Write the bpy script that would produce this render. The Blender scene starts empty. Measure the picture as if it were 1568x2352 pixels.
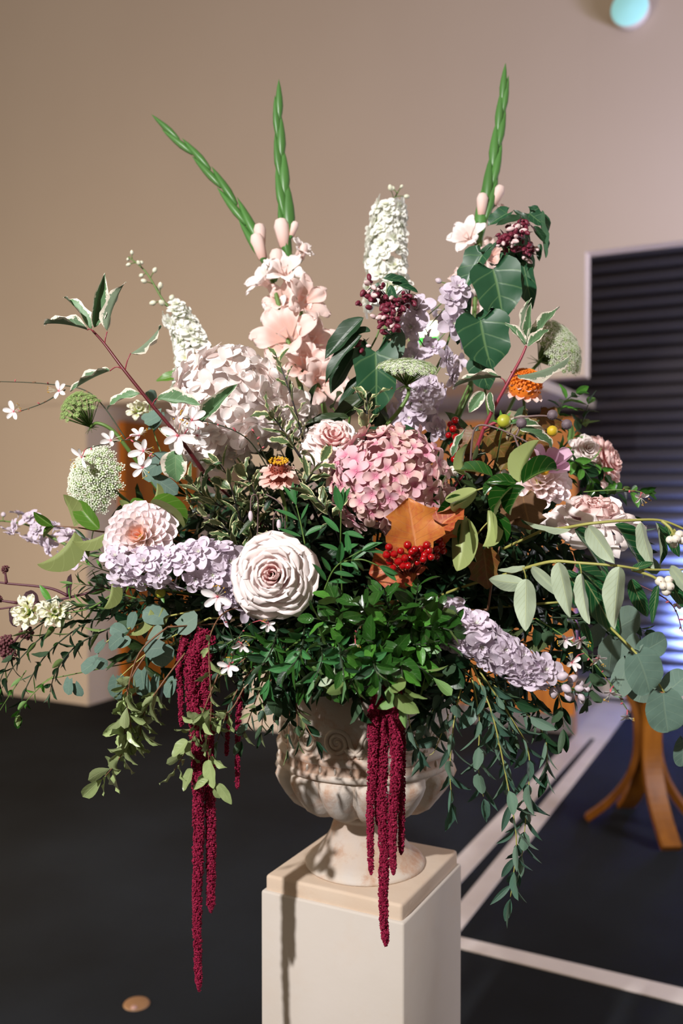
import bpy, bmesh, math, random
import numpy as np
from mathutils import Vector, Matrix
rnd = random.Random(7)
SC = bpy.context.scene
COL = SC.collection
PI = math.pi

# ------------------------------------------------------------------ camera, world, lights, exposure
W_PX, H_PX, F_PX = 1568.0, 2352.0, 2120.0
CAM_Z = 1.55
PITCH = math.atan((H_PX/2 - 1130.0)/F_PX)
cam_data = bpy.data.cameras.new('camera')
cam = bpy.data.objects.new('camera', cam_data); COL.objects.link(cam)
cam_data.sensor_fit = 'VERTICAL'; cam_data.sensor_height = 36.0; cam_data.sensor_width = 24.0
cam_data.lens = F_PX/H_PX*36.0
cam.location = (0, 0, CAM_Z); cam.rotation_euler = (PI/2 - PITCH, 0, 0)
cam_data.clip_end = 60
cam_data.dof.use_dof = True; cam_data.dof.focus_distance = 1.47; cam_data.dof.aperture_fstop = 2.6
SC.camera = cam
SC.view_settings.view_transform = 'Standard'; SC.view_settings.look = 'None'
SC.view_settings.gamma = 1; SC.view_settings.use_curve_mapping = False
SC.view_settings.exposure = 0.0

world = bpy.data.worlds.new('world'); SC.world = world; world.use_nodes = True
bg = world.node_tree.nodes['Background']
bg.inputs[0].default_value = (1.0, 0.80, 0.60, 1); bg.inputs[1].default_value = 0.28

def lamp(name, kind, loc, target, energy, color, size=0.1, spot=None, blend=0.5):
    d = bpy.data.lights.new(name, kind); o = bpy.data.objects.new(name, d); COL.objects.link(o)
    o.location = loc; d.energy = energy; d.color = color
    o.rotation_euler = (Vector(target) - Vector(loc)).to_track_quat('-Z', 'Y').to_euler()
    if kind == 'AREA': d.shape = 'DISK'; d.size = size
    if kind == 'SPOT': d.shadow_soft_size = size; d.spot_size = spot; d.spot_blend = blend
    if kind == 'POINT': d.shadow_soft_size = size
    return o
key_dir = Vector((-0.42, -0.75, 0.51)).normalized()
bq = Vector((0.0, 1.65, 1.35))
lamp('key_spot', 'SPOT', bq + key_dir*4.0, bq, 880, (1.0, 0.96, 0.94), 0.055, math.radians(48), 0.5)
lamp('hall_light_left', 'AREA', (-3.0, 2.6, 0.9), (-1.6, 5.8, 0.9), 104, (1.0, 0.78, 0.56), 1.6)
lamp('hall_light_right', 'AREA', (3.6, 2.4, 1.7), (1.4, 5.6, 1.9), 100, (0.95, 0.90, 1.0), 1.6)
lamp('blue_uplight', 'SPOT', (2.60, 6.38, 0.70), (2.86, 6.90, 0.70), 1000, (0.30, 0.42, 1.0), 0.10, math.radians(165), 0.8)
lamp('lilac_wash', 'SPOT', (4.2, 2.0, 1.6), (2.3, 4.3, 3.3), 520, (0.66, 0.62, 1.0), 0.3, math.radians(50), 1.0)

# ------------------------------------------------------------------ helpers
def P(px, py, Z):
    c, s = math.cos(PITCH), math.sin(PITCH)
    x = (px - W_PX/2)/F_PX; y = -(py - H_PX/2)/F_PX
    # camera space (x, y, -1) -> world, depth Z measured along the view axis
    return Vector((x*Z, (c + y*s)*Z, CAM_Z + (y*c - s)*Z))
CAMP = Vector((0, 0, CAM_Z))
YAW = math.radians(27.3)
DB = Vector((math.sin(YAW), math.cos(YAW), 0)); DA = Vector((-math.cos(YAW), math.sin(YAW), 0))
def AB(a, b, z): return DA*a + DB*b + Vector((0, 0, z))

def lin(c):
    r = []
    for v in c[:3]:
        v = v/255.0
        r.append(v/12.92 if v <= 0.04045 else ((v + 0.055)/1.055)**2.4)
    return (*r, 1.0)

class NT:
    def __init__(s, name):
        s.m = bpy.data.materials.new(name); s.m.use_nodes = True
        s.t = s.m.node_tree; s.t.nodes.clear()
        s.out = s.n('ShaderNodeOutputMaterial')
    def n(s, kind, **kw):
        nd = s.t.nodes.new(kind)
        for k, v in kw.items():
            if k[0] == 'i' and k[1:].isdigit(): nd.inputs[int(k[1:])].default_value = v
            else: setattr(nd, k, v)
        return nd
    def l(s, a, b): s.t.links.new(a, b)
    def math(s, op, a, b=None, clamp=False):
        nd = s.n('ShaderNodeMath', operation=op, use_clamp=clamp)
        for i, v in enumerate((a, b)):
            if v is None: continue
            if isinstance(v, (int, float)): nd.inputs[i].default_value = v
            else: s.l(v, nd.inputs[i])
        return nd.outputs[0]
    def mix(s, f, a, b, blend='MIX'):
        nd = s.n('ShaderNodeMix', data_type='RGBA', blend_type=blend)
        for i, v in ((0, f), (6, a), (7, b)):
            if isinstance(v, (int, float, tuple)): nd.inputs[i].default_value = v
            else: s.l(v, nd.inputs[i])
        return nd.outputs[2]
    def noise(s, scale, detail=3, vec=None, rough=0.55):
        nd = s.n('ShaderNodeTexNoise'); nd.inputs['Scale'].default_value = scale
        nd.inputs['Detail'].default_value = detail; nd.inputs['Roughness'].default_value = rough
        if vec is not None: s.l(vec, nd.inputs['Vector'])
        return nd.outputs['Fac']
    def ramp(s, f, lo, hi):
        nd = s.n('ShaderNodeMapRange', clamp=True); s.l(f, nd.inputs[0])
        nd.inputs[1].default_value = lo; nd.inputs[2].default_value = hi
        return nd.outputs[0]
    def done(s, col, rough=0.5, bump=None, bdist=0.002, spec=0.5, trans=0.0, metal=0.0, emit=None, sss=0.0):
        p = s.n('ShaderNodeBsdfPrincipled')
        if isinstance(col, tuple): p.inputs['Base Color'].default_value = col
        else: s.l(col, p.inputs['Base Color'])
        if isinstance(rough, (int, float)): p.inputs['Roughness'].default_value = rough
        else: s.l(rough, p.inputs['Roughness'])
        p.inputs['Specular IOR Level'].default_value = spec
        p.inputs['Metallic'].default_value = metal
        if bump is not None:
            b = s.n('ShaderNodeBump'); b.inputs['Distance'].default_value = bdist; b.inputs['Strength'].default_value = 0.7
            s.l(bump, b.inputs['Height']); s.l(b.outputs[0], p.inputs['Normal'])
        if emit:
            p.inputs['Emission Color'].default_value = emit[0]; p.inputs['Emission Strength'].default_value = emit[1]
        sh = p.outputs[0]
        if trans > 0:
            tr = s.n('ShaderNodeBsdfTranslucent')
            if isinstance(col, tuple): tr.inputs[0].default_value = col
            else: s.l(col, tr.inputs[0])
            mx = s.n('ShaderNodeMixShader', i0=trans); s.l(sh, mx.inputs[1]); s.l(tr.outputs[0], mx.inputs[2]); sh = mx.outputs[0]
        s.l(sh, s.out.inputs[0])
        return s.m

def plain(name, c, rough=0.6, var=0.12, nscale=30, bump=0.0, **kw):
    t = NT(name); g = t.n('ShaderNodeTexCoord')
    f = t.noise(nscale, 4, g.outputs['Object'])
    c1 = lin(c); c0 = tuple(v*(1 - var*1.6) for v in c1[:3]) + (1,)
    col = t.mix(f, c0, c1)
    return t.done(col, rough, bump=f if bump else None, bdist=bump or 0.001, **kw)

def leafmat(name, top, back, vein, edge=None, ew=0.22, rough=0.4, var=0.25, veins=9.0, vs=0.35, trans=0.14, hue=None, spec=0.5, thr=0.5):
    t = NT(name)
    uv = t.n('ShaderNodeUVMap'); sep = t.n('ShaderNodeSeparateXYZ'); t.l(uv.outputs[0], sep.inputs[0])
    oi = t.n('ShaderNodeObjectInfo'); tc = t.n('ShaderNodeTexCoord'); geo = t.n('ShaderNodeNewGeometry')
    u = t.math('ABSOLUTE', t.math('SUBTRACT', sep.outputs[0], 0.5))        # 0 mid .. 0.5 edge
    mid = t.math('SUBTRACT', 1.0, t.ramp(u, 0.010, 0.035))
    w = t.math('FRACT', t.math('MULTIPLY', t.math('SUBTRACT', sep.outputs[1], t.math('MULTIPLY', u, 0.55)), veins))
    side = t.math('MULTIPLY', t.math('SUBTRACT', 1.0, t.ramp(w, 0.04, 0.14)), 0.55)
    vn = t.math('MULTIPLY', t.math('MAXIMUM', mid, side), vs)
    nz = t.noise(3.5, 3, tc.outputs['Object'])
    base = lin(top)
    dk = tuple(v*(1 - var) for v in base[:3]) + (1,); lt = tuple(min(1, v*(1 + var)) for v in base[:3]) + (1,)
    c = t.mix(oi.outputs['Random'], dk, lt)
    c = t.mix(t.math('MULTIPLY', t.ramp(nz, 0.35, 0.7), 0.35), c, dk)
    if hue: c = t.mix(t.ramp(t.math('ADD', t.math('MULTIPLY', t.noise(5.0, 5, tc.outputs['Object'], 0.7), 1.1), t.math('MULTIPLY', oi.outputs['Random'], 0.25)), 0.5, 0.85), c, lin(hue))
    if edge:
        r2 = t.noise(9.0, 4, uv.outputs[0]); 
        pos = t.math('ADD', u, t.math('MULTIPLY', t.math('SUBTRACT', t.noise(7.0, 5, tc.outputs['Object'], 0.7), thr), 0.7))
        e = t.ramp(pos, 0.5 - ew - 0.015, 0.5 - ew + 0.015)
        c = t.mix(e, c, lin(edge))
    c = t.mix(vn, c, lin(vein))
    bk = lin(back); bd = tuple(v*(1 - var*0.6) for v in bk[:3]) + (1,)
    cb = t.mix(oi.outputs['Random'], bd, bk)
    if edge: cb = t.mix(t.math('MULTIPLY', e, 0.8), cb, lin(edge))
    cb = t.mix(t.math('MULTIPLY', vn, 0.8), cb, lin(vein))
    col = t.mix(geo.outputs['Backfacing'], c, cb)
    rg = t.math('ADD', rough, t.math('MULTIPLY', geo.outputs['Backfacing'], 0.25))
    return t.done(col, rg, bump=t.math('SUBTRACT', 1.0, t.math('MULTIPLY', vn, 1.0)), bdist=0.0008, trans=trans, spec=spec)

def petalmat(name, base, tip, deep=None, rough=0.55, trans=0.22, var=0.04, streak=0.12, lo=0.10, hi=0.6):
    t = NT(name)
    uv = t.n('ShaderNodeUVMap'); sep = t.n('ShaderNodeSeparateXYZ'); t.l(uv.outputs[0], sep.inputs[0])
    oi = t.n('ShaderNodeObjectInfo')
    c = t.mix(t.ramp(sep.outputs[1], lo, hi), lin(base), lin(tip))
    mp = t.n('ShaderNodeMapping'); t.l(uv.outputs[0], mp.inputs[0]); mp.inputs['Scale'].default_value = (14, 1.2, 1)
    st = t.noise(2.0, 3, mp.outputs[0])
    dk = lin(deep or base)
    c = t.mix(t.math('MULTIPLY', t.ramp(st, 0.4, 0.75), streak), c, dk)
    lt = t.math('MULTIPLY', t.math('SUBTRACT', oi.outputs['Random'], 0.5), var*2)
    hs = t.n('ShaderNodeHueSaturation'); t.l(t.math('ADD', 1.0, lt), hs.inputs['Value']); t.l(c, hs.inputs['Color'])
    return t.done(hs.outputs[0], rough, bump=st, bdist=0.0004, trans=trans, spec=0.25)

def set_props(o, label=None, cat=None, group=None, kind=None):
    if label: o['label'] = label
    if cat: o['category'] = cat
    if group: o['group'] = group
    if kind: o['kind'] = kind
    return o
def thing(name, label, cat, loc, group=None, rotz=0):
    o = bpy.data.objects.new(name, None); COL.objects.link(o); o.empty_display_size = 0.02
    o.location = loc; o.rotation_euler = (0, 0, rotz)
    o['_inv'] = 0; del o['_inv']
    set_props(o, label, cat, group); return o
def wm(o):
    m = Matrix.LocRotScale(o.location, o.rotation_euler, o.scale) if o.rotation_mode != 'QUATERNION' else o.matrix_basis.copy()
    m = o.matrix_basis.copy()
    if o.parent: m = wm(o.parent) @ m
    return m
def link(name, me, parent=None, M=None, label=None):
    o = bpy.data.objects.new(name, me); COL.objects.link(o)
    M = M or Matrix.Identity(4)
    if parent:
        o.parent = parent; o.matrix_basis = wm(parent).inverted() @ M
    else: o.matrix_basis = M
    if label: o['label'] = label
    return o
def mkmesh(name, V, F, mat, UV=None, smooth=True):
    me = bpy.data.meshes.new(name); me.from_pydata([tuple(v) for v in V], [], F)
    if UV is not None:
        ul = me.uv_layers.new(name='UVMap')
        idx = np.empty(len(me.loops), dtype=np.int32); me.loops.foreach_get('vertex_index', idx)
        ul.data.foreach_set('uv', np.asarray(UV, dtype=np.float32)[idx].ravel())
    if smooth: me.polygons.foreach_set('use_smooth', [True]*len(me.polygons))
    for m in (mat if isinstance(mat, (list, tuple)) else [mat]): me.materials.append(m)
    me.update(); return me
class MB:
    """collects shapes, builds one mesh"""
    def __init__(s): s.V = []; s.F = []; s.U = []; s.mi = []
    def add(s, V, F, U=None, mi=0, M=None):
        o = len(s.V)
        s.V += [(M @ Vector(v)) if M else Vector(v) for v in V]
        s.F += [tuple(i + o for i in f) for f in F]; s.U += (list(U) if U is not None else [(0.5, 0.5)]*len(V)); s.mi += [mi]*len(F)
        return s
    def mesh(s, name, mat, smooth=True):
        me = mkmesh(name, s.V, s.F, mat, s.U, smooth)
        if any(s.mi): me.polygons.foreach_set('material_index', s.mi)
        return me
def grid_faces(nu, nv):
    return [(j*nu + i, j*nu + i + 1, (j + 1)*nu + i + 1, (j + 1)*nu + i) for j in range(nv - 1) for i in range(nu - 1)]
def box(mb, lo, hi, M=None, mi=0):
    x0, y0, z0 = lo; x1, y1, z1 = hi
    V = [(x0,y0,z0),(x1,y0,z0),(x1,y1,z0),(x0,y1,z0),(x0,y0,z1),(x1,y0,z1),(x1,y1,z1),(x0,y1,z1)]
    F = [(0,3,2,1),(4,5,6,7),(0,1,5,4),(1,2,6,5),(2,3,7,6),(3,0,4,7)]
    return mb.add(V, F, None, mi, M)
def bevel(me, w, seg=2):
    bm = bmesh.new(); bm.from_mesh(me)
    bmesh.ops.bevel(bm, geom=list(bm.edges), offset=w, segments=seg, affect='EDGES', profile=0.5)
    bm.to_mesh(me); bm.free(); me.polygons.foreach_set('use_smooth', [True]*len(me.polygons)); me.update()
    return me
def smooth_path(pts, n=6):
    pts = [Vector(p) for p in pts]
    if len(pts) == 2: return [pts[0].lerp(pts[1], i/n) for i in range(n + 1)]
    out = []
    for i in range(len(pts) - 1):
        p0 = pts[max(i - 1, 0)]; p1 = pts[i]; p2 = pts[i + 1]; p3 = pts[min(i + 2, len(pts) - 1)]
        for k in range(n):
            t = k/n
            out.append(0.5*((2*p1) + (p2 - p0)*t + (2*p0 - 5*p1 + 4*p2 - p3)*t*t + (3*p1 - p0 - 3*p2 + p3)*t**3))
    out.append(pts[-1]); return out
def tube(mb, path, r0, r1=None, n=6, mi=0, rf=None):
    r1 = r0 if r1 is None else r1
    V = []; U = []; m = len(path); ref = Vector((0.3, 0.1, 1)).normalized(); up = None
    for k, p in enumerate(path):
        T = (path[min(k + 1, m - 1)] - path[max(k - 1, 0)])
        T = T.normalized() if T.length > 1e-9 else Vector((0, 0, 1))
        if up is None: up = T.cross(ref); up = up.normalized() if up.length > 1e-6 else Vector((1, 0, 0))
        up = (up - T*up.dot(T)); up = up.normalized() if up.length > 1e-6 else T.orthogonal().normalized()
        s = T.cross(up); t = k/(m - 1)
        r = (r0 + (r1 - r0)*t)*(rf(t) if rf else 1)
        for i in range(n):
            a = 2*PI*i/n; V.append(p + up*(math.cos(a)*r) + s*(math.sin(a)*r)); U.append((i/n, t))
    F = [(k*n + i, k*n + (i + 1) % n, (k + 1)*n + (i + 1) % n, (k + 1)*n + i) for k in range(m - 1) for i in range(n)]
    F.append(tuple(range(n - 1, -1, -1))); F.append(tuple((m - 1)*n + i for i in range(n)))
    return mb.add(V, F, U, mi)
def lathe(mb, prof, n=48, mi=0, rfun=None, M=None):
    V = []; U = []
    for j, (r, z) in enumerate(prof):
        for i in range(n):
            a = 2*PI*i/n; rr = r*(rfun(a, z) if rfun else 1)
            V.append((rr*math.cos(a), rr*math.sin(a), z)); U.append((i/n, j/(len(prof) - 1)))
    F = [(j*n + i, j*n + (i + 1) % n, (j + 1)*n + (i + 1) % n, (j + 1)*n + i) for j in range(len(prof) - 1) for i in range(n)]
    return mb.add(V, F, U, mi, M)
def ball(mb, c, r, n=8, m=6, mi=0, sq=(1, 1, 1), M=None):
    V = []; U = []
    for j in range(m + 1):
        th = PI*j/m
        for i in range(n):
            a = 2*PI*i/n
            V.append((c[0] + r*sq[0]*math.sin(th)*math.cos(a), c[1] + r*sq[1]*math.sin(th)*math.sin(a), c[2] + r*sq[2]*math.cos(th))); U.append((i/n, 1 - j/m))
    F = [(j*n + i, (j + 1)*n + i, (j + 1)*n + (i + 1) % n, j*n + (i + 1) % n) for j in range(m) for i in range(n)]
    return mb.add(V, F, U, mi, M)
def frame(p, d, nrm, L=1.0, wx=1.0, wz=1.0):
    """matrix at p with local Y along d and local Z near nrm"""
    Y = Vector(d).normalized(); X = Y.cross(Vector(nrm))
    if X.length < 1e-5: X = Y.orthogonal()
    X.normalize(); Z = X.cross(Y)
    return Matrix(((X.x*L*wx, Y.x*L, Z.x*L*wz, p[0]), (X.y*L*wx, Y.y*L, Z.y*L*wz, p[1]), (X.z*L*wx, Y.z*L, Z.z*L*wz, p[2]), (0, 0, 0, 1)))
def zframe(p, axis, spin=0.0, s=1.0):
    """matrix at p with local Z along axis"""
    q = Vector(axis).normalized().to_track_quat('Z', 'Y')
    return Matrix.Translation(Vector(p)) @ q.to_matrix().to_4x4() @ Matrix.Rotation(spin, 4, 'Z') @ Matrix.Scale(s, 4)
KEYN = Vector((-0.45, -0.75, 0.45))

HEART = Vector((0.045, 1.73, 1.27))
def root_stem(root, p, mat, r=0.002):
    """runs a stem from p back into the foam"""
    p = Vector(p)
    if (p - HEART).length < 0.05: return
    h = HEART + (p - HEART).normalized()*0.03; m_ = p.lerp(h, .5) + Vector((0, .02, .015))
    mb = MB(); tube(mb, smooth_path([p, m_, h], 5), r, r, 5)
    link('stem', mb.mesh('stem', mat), root)
# ------------------------------------------------------------------ leaf shapes
SHAPES = {  # a, b exponents, width ratio, cup fold, bend, wave, notch
    'lance':  dict(a=0.75, b=0.95, w=0.26, fold=0.25, bend=0.35, wave=0.0, notch=0.0),
    'narrow': dict(a=0.8, b=1.0, w=0.20, fold=0.15, bend=0.30, wave=0.0, notch=0.0),
    'ovate':  dict(a=0.55, b=0.85, w=0.46, fold=0.22, bend=0.25, wave=0.02, notch=0.0),
    'spoon':  dict(a=1.1, b=0.55, w=0.44, fold=0.18, bend=0.30, wave=0.0, notch=0.0),
    'broad':  dict(a=0.5, b=0.75, w=0.55, fold=0.15, bend=0.30, wave=0.02, notch=0.0),
    'curl':   dict(a=0.6, b=0.9, w=0.36, fold=0.65, bend=0.9, wave=0.03, notch=0.0),
    'sickle': dict(a=0.6, b=0.8, w=0.52, fold=0.55, bend=0.75, wave=0.01, notch=0.0),
    'dog':    dict(a=0.6, b=0.95, w=0.44, fold=0.38, bend=0.65, wave=0.045, notch=0.0),
    'round':  dict(a=0.42, b=0.42, w=0.95, fold=0.08, bend=0.15, wave=0.02, notch=0.16),
    'oval':   dict(a=0.5, b=0.5, w=0.68, fold=0.12, bend=0.2, wave=0.01, notch=0.05),
    'ivy':    dict(a=0.38, b=0.85, w=0.98, fold=0.15, bend=0.25, wave=0.03, notch=0.22),
    'maple':  dict(a=0.45, b=0.7, w=1.0, fold=0.2, bend=0.25, wave=0.05, notch=0.15),
    'ruffle': dict(a=0.65, b=0.7, w=0.40, fold=0.2, bend=0.35, wave=0.07, notch=0.0),
}
LC = {}
def leafmesh(shape, mat, var=0, hi=False):
    key = (shape, mat.name, var, hi)
    if key in LC: return LC[key]
    S = SHAPES[shape]; r = random.Random(hash((shape, var)) & 0xffff if False else sum(map(ord, shape))*31 + var*77)
    nu, nv = (9, 15) if hi else (5, 8)
    fold = S['fold']*r.uniform(0.6, 1.4); bend = S['bend']*r.uniform(0.2, 1.5)*(1 if r.random() < 0.85 else -0.5)
    twist = r.uniform(-0.35, 0.35); ph = r.uniform(0, 6); sw = r.uniform(-0.10, 0.10)
    a, b = S['a'], S['b']; tm = a/(a + b); norm = (tm**a)*((1 - tm)**b)
    V = []; U = []
    for j in range(nv):
        v = j/(nv - 1); ve = 0.5 - 0.5*math.cos(PI*v) if hi else v
        ve = min(max(ve, 0.0), 1.0)
        wd = S['w']*0.5*((max(ve, 1e-4)**a)*(max(1 - ve, 0)**b))/norm
        if ve < 1e-3: wd = S['w']*0.02 if S['notch'] == 0 else S['w']*0.25
        if shape == 'maple':
            wd *= 1 + 0.22*math.cos(ve*PI*5.2 + 0.6)
            if hi: wd *= 1 + 0.05*(1 if j % 2 else -1)
        if shape == 'ivy': wd *= 1 + 0.10*math.cos(ve*11 - 1.2)
        for i in range(nu):
            u = i/(nu - 1)*2 - 1
            x = u*wd; y = ve - S['notch']*abs(u)**1.5*(1 - ve)**3
            z = abs(u)*wd*fold*2 + S['wave']*math.sin(ve*14 + ph + (2 if u > 0 else 0))*abs(u)**2
            tw = twist*ve; x, z = x*math.cos(tw) - z*math.sin(tw), x*math.sin(tw) + z*math.cos(tw)
            x += sw*ve*ve
            th = bend*ve  # bend down along the length
            if abs(bend) > 1e-3:
                yy = math.sin(th)/bend*(y/max(ve, 1e-6)) if ve > 1e-3 else y; zz = -(1 - math.cos(th))/bend
                y2 = yy + z*math.sin(th); z2 = zz + z*math.cos(th)
            else: y2, z2 = y, z
            V.append((x, y2, z2)); U.append((i/(nu - 1), ve))
    me = mkmesh('leaf_' + shape, V, grid_faces(nu, nv), mat, U)
    LC[key] = me; return me

def put_leaf(root, shape, mat, base, tip, wr=1.0, nrm=None, hi=False, name='leaf', var=None, flip=False):
    base = Vector(base); tip = Vector(tip); d = tip - base
    n = Vector(nrm) if nrm is not None else KEYN.copy()
    if flip: n = -n
    v = rnd.randrange(6) if var is None else var
    return link(name, leafmesh(shape, mat, v, hi), root, frame(base, d, n, d.length*1.04, wr))

def grow(root, path, spec, sub=False):
    """leaves along a sampled path (children of root)"""
    m = len(path); L = [0]
    for k in range(1, m): L.append(L[-1] + (path[k] - path[k - 1]).length)
    tot = L[-1]; n = spec['n']; arr = spec.get('arr', 'alt'); t0 = spec.get('t0', 0.1); t1 = spec.get('t1', 1.0)
    nodes = n//2 if arr == 'opp' else n
    az = rnd.uniform(0, 6.28); Zc = spec.get('Z', 1.5)
    flat = spec.get('flat', 0.0)
    for k in range(nodes):
        t = t0 + (t1 - t0)*(k + 0.5*(arr != 'opp'))/max(nodes - (arr == 'opp'), 1)
        s = t*tot; i = 0
        while i < m - 2 and L[i + 1] < s: i += 1
        f = (s - L[i])/max(L[i + 1] - L[i], 1e-9); p = path[i].lerp(path[i + 1], min(f, 1))
        T = (path[i + 1] - path[i]).normalized()
        view = Vector((0, -1, 0)); S0 = T.cross(view)
        S0 = S0.normalized() if S0.length > 1e-3 else T.orthogonal().normalized()
        S1 = T.cross(S0).normalized()
        cnt = 2 if arr == 'opp' else 1
        if arr == 'opp': az += PI/2*(1 - flat) + rnd.uniform(-0.3, 0.3)
        elif arr == 'alt': az = (az + PI) if flat > 0.5 else az + 2.4
        for q in range(cnt):
            aa = az + PI*q
            if flat > 0.5: aa = (0 if (k + q) % 2 == 0 else PI) + rnd.uniform(-0.5, 0.5)
            S = S0*math.cos(aa) + S1*math.sin(aa)
            al = math.radians(spec.get('ang', 50) + rnd.uniform(-18, 18))
            if t > 0.97: al *= 0.3
            d = T*math.cos(al) + S*math.sin(al) + Vector((0, 0, -spec.get('droop', 0.2)*rnd.uniform(0.4, 1.5)))
            d.normalize()
            nn = (T*math.sin(al) - S*math.cos(al))*0.8 + KEYN*spec.get('face', 0.8) + Vector((rnd.uniform(-.4, .4), rnd.uniform(-.4, .4), rnd.uniform(-.4, .4)))
            if spec.get('flip') and rnd.random() < spec['flip']: nn = -nn
            ln = (spec['l0'] + (spec['l1'] - spec['l0'])*t)*rnd.uniform(0.75, 1.2)*Zc/F_PX
            pb = p + d*spec.get('pet', 0.08)*ln
            mats = spec['mat'] if isinstance(spec['mat'], list) else [spec['mat']]
            shp = spec['shape'] if isinstance(spec['shape'], list) else [spec['shape']]
            link('leaf', leafmesh(rnd.choice(shp), rnd.choice(mats), rnd.randrange(6)), root, frame(pb, d, nn, ln, spec.get('wr', 1)*rnd.uniform(0.85, 1.15)))

def sprig(name, label, cat, paths, stem_mat, r0, spec, group=None, r1=None, kink=0.0):
    """one plant stem: root Empty at the first point, one stem part per path, leaves as parts. paths: lists of (px,py,Z)"""
    first = P(*paths[0][0]); root = thing(name, label, cat, first, group); root_stem(root, first, stem_mat, min(r0, .0025))
    for pth in paths:
        W = smooth_path([P(*q) for q in pth], 6)
        if kink:
            for k in range(1, len(W) - 1): W[k] = W[k] + Vector((rnd.uniform(-kink, kink), rnd.uniform(-kink, kink), rnd.uniform(-kink, kink)))
        mb = MB(); tube(mb, W, r0, r1 or r0*0.4, 6)
        link('stem', mb.mesh('stem', stem_mat), root)
        sp = dict(spec); sp['Z'] = pth[-1][2]
        if spec and spec.get('n'): grow(root, W, sp)
    return root

# ------------------------------------------------------------------ setting materials
def wall_mat(name, c, c2):
    t = NT(name); g = t.n('ShaderNodeTexCoord'); f = t.noise(1.2, 3, g.outputs['Object']); f2 = t.noise(90, 2, g.outputs['Object'])
    return t.done(t.mix(f, lin(c), lin(c2)), 0.8, bump=f2, bdist=0.001, spec=0.2)
M_wall = wall_mat('painted_wall', (212, 200, 188), (205, 192, 180))
def carpet():
    t = NT('dark_carpet'); g = t.n('ShaderNodeTexCoord')
    a = t.noise(1.1, 4, g.outputs['Object']); b = t.noise(140, 3, g.outputs['Object'], 0.8)
    c = t.mix(t.ramp(a, 0.3, 0.7), lin((26, 29, 32)), lin((40, 46, 53)))
    c = t.mix(t.math('MULTIPLY', b, 0.6), c, lin((18, 20, 23)))
    return t.done(c, 0.95, bump=b, bdist=0.004, spec=0.15)
M_carpet = carpet()
def paintline():
    t = NT('floor_line_paint'); g = t.n('ShaderNodeTexCoord'); b = t.noise(6, 5, g.outputs['Object'])
    return t.done(t.mix(b, lin((205, 196, 194)), lin((232, 226, 224))), 0.7, spec=0.3)
M_line = paintline()
def wood(name, c1, c2, sc=(6, 0.5, 0.5)):
    t = NT(name); g = t.n('ShaderNodeTexCoord'); mp = t.n('ShaderNodeMapping'); t.l(g.outputs['Object'], mp.inputs[0]); mp.inputs['Scale'].default_value = sc
    f = t.noise(7, 5, mp.outputs[0], 0.65)
    return t.done(t.mix(t.ramp(f, 0.3, 0.7), lin(c1), lin(c2)), 0.4, bump=f, bdist=0.0006)
M_wood = wood('orange_wood', (188, 114, 30), (160, 90, 18))
M_bent = wood('bentwood', (150, 92, 16), (118, 68, 8), (3, 3, 0.6))
M_grey = plain('grey_kickplate', (112, 108, 112), 0.5)
M_white = plain('white_paint', (220, 216, 214), 0.5)
M_shut = plain('shutter_metal', (104, 104, 118), 0.5, 0.06, 4, spec=0.35)

def slab(name, a0, a1, b0, b1, z0, z1, mat, kind='structure', parent=None, bev=0):
    mb = MB(); box(mb, (a0, b0, z0), (a1, b1, z1))
    o = AB(a0, b0, z0)
    mb.V = [AB(v[0], v[1], v[2]) - o for v in mb.V]
    me = mb.mesh(name, mat, False)
    bm = bmesh.new(); bm.from_mesh(me); bmesh.ops.recalc_face_normals(bm, faces=bm.faces); bm.to_mesh(me); bm.free()
    if bev: bevel(me, bev)
    ob = link(name, me, parent, Matrix.Translation(o))
    if kind and not parent: ob['kind'] = kind
    return ob
def onwall(px, py, b):
    x = (px - 784)/F_PX; c = math.sin(YAW)*x + math.cos(YAW); Z = b/c
    X = x*Z; return (-math.cos(YAW)*X + math.sin(YAW)*Z, CAM_Z + (1130 - py)/F_PX*Z)
BULK_A2, BULK_Z2 = -6, onwall(1343, 581, 5.08)[1]
slab('floor', 9, -6, -4, 9, -0.05, 0.0, M_carpet)
WB = 7.1
slab('wall_back', 9, -6, WB, WB + 0.15, 0, 6.5, M_wall)
slab('wall_left', 4.69, 9, 5.08, 5.2, 0, 2.2, M_wall)           # solid wall left of the recess
slab('wall_recess', 4.69, 4.81, 5.2, WB, 0, 2.2, M_wall)        # side wall of the recess
slab('wall_pillar', 2.86, 3.36, 5.08, 5.2, 0, 2.18, M_wall)
slab('wall_upper', 1.135, 9, 5.08, 5.2, 2.18, 6.5, M_wall)
slab('wall_upper', BULK_A2, 1.135, 5.08, 5.2, BULK_Z2, 6.5, M_wall)
slab('ceiling_recess', 1.5, 4.7, 5.2, WB, 2.18, 2.24, M_wall)
# wooden door on the recess side wall
d1 = slab('door_1', 4.63, 4.69, 5.42, 6.35, 0.01, 2.08, M_wood)
slab('door_handle', 4.58, 4.63, 5.50, 5.53, 1.0, 1.04, M_grey, None, d1)
# wooden doors with kick plates
for k, (x0, x1) in enumerate(((1.36, 2.10), (2.11, 2.80))):
    d = slab('door_%d' % (k + 2), x0, x1, 5.85, 5.90, 0.01, 2.02, M_wood)
    slab('kick_plate', x0 + 0.002, x1 - 0.002, 5.838, 5.85, 0.015, 0.13, M_grey, None, d)
    slab('door_handle', (x0 + 0.05 if k else x1 - 0.08), (x0 + 0.08 if k else x1 - 0.05), 5.80, 5.85, 0.95, 1.15, M_grey, None, d)
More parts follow.
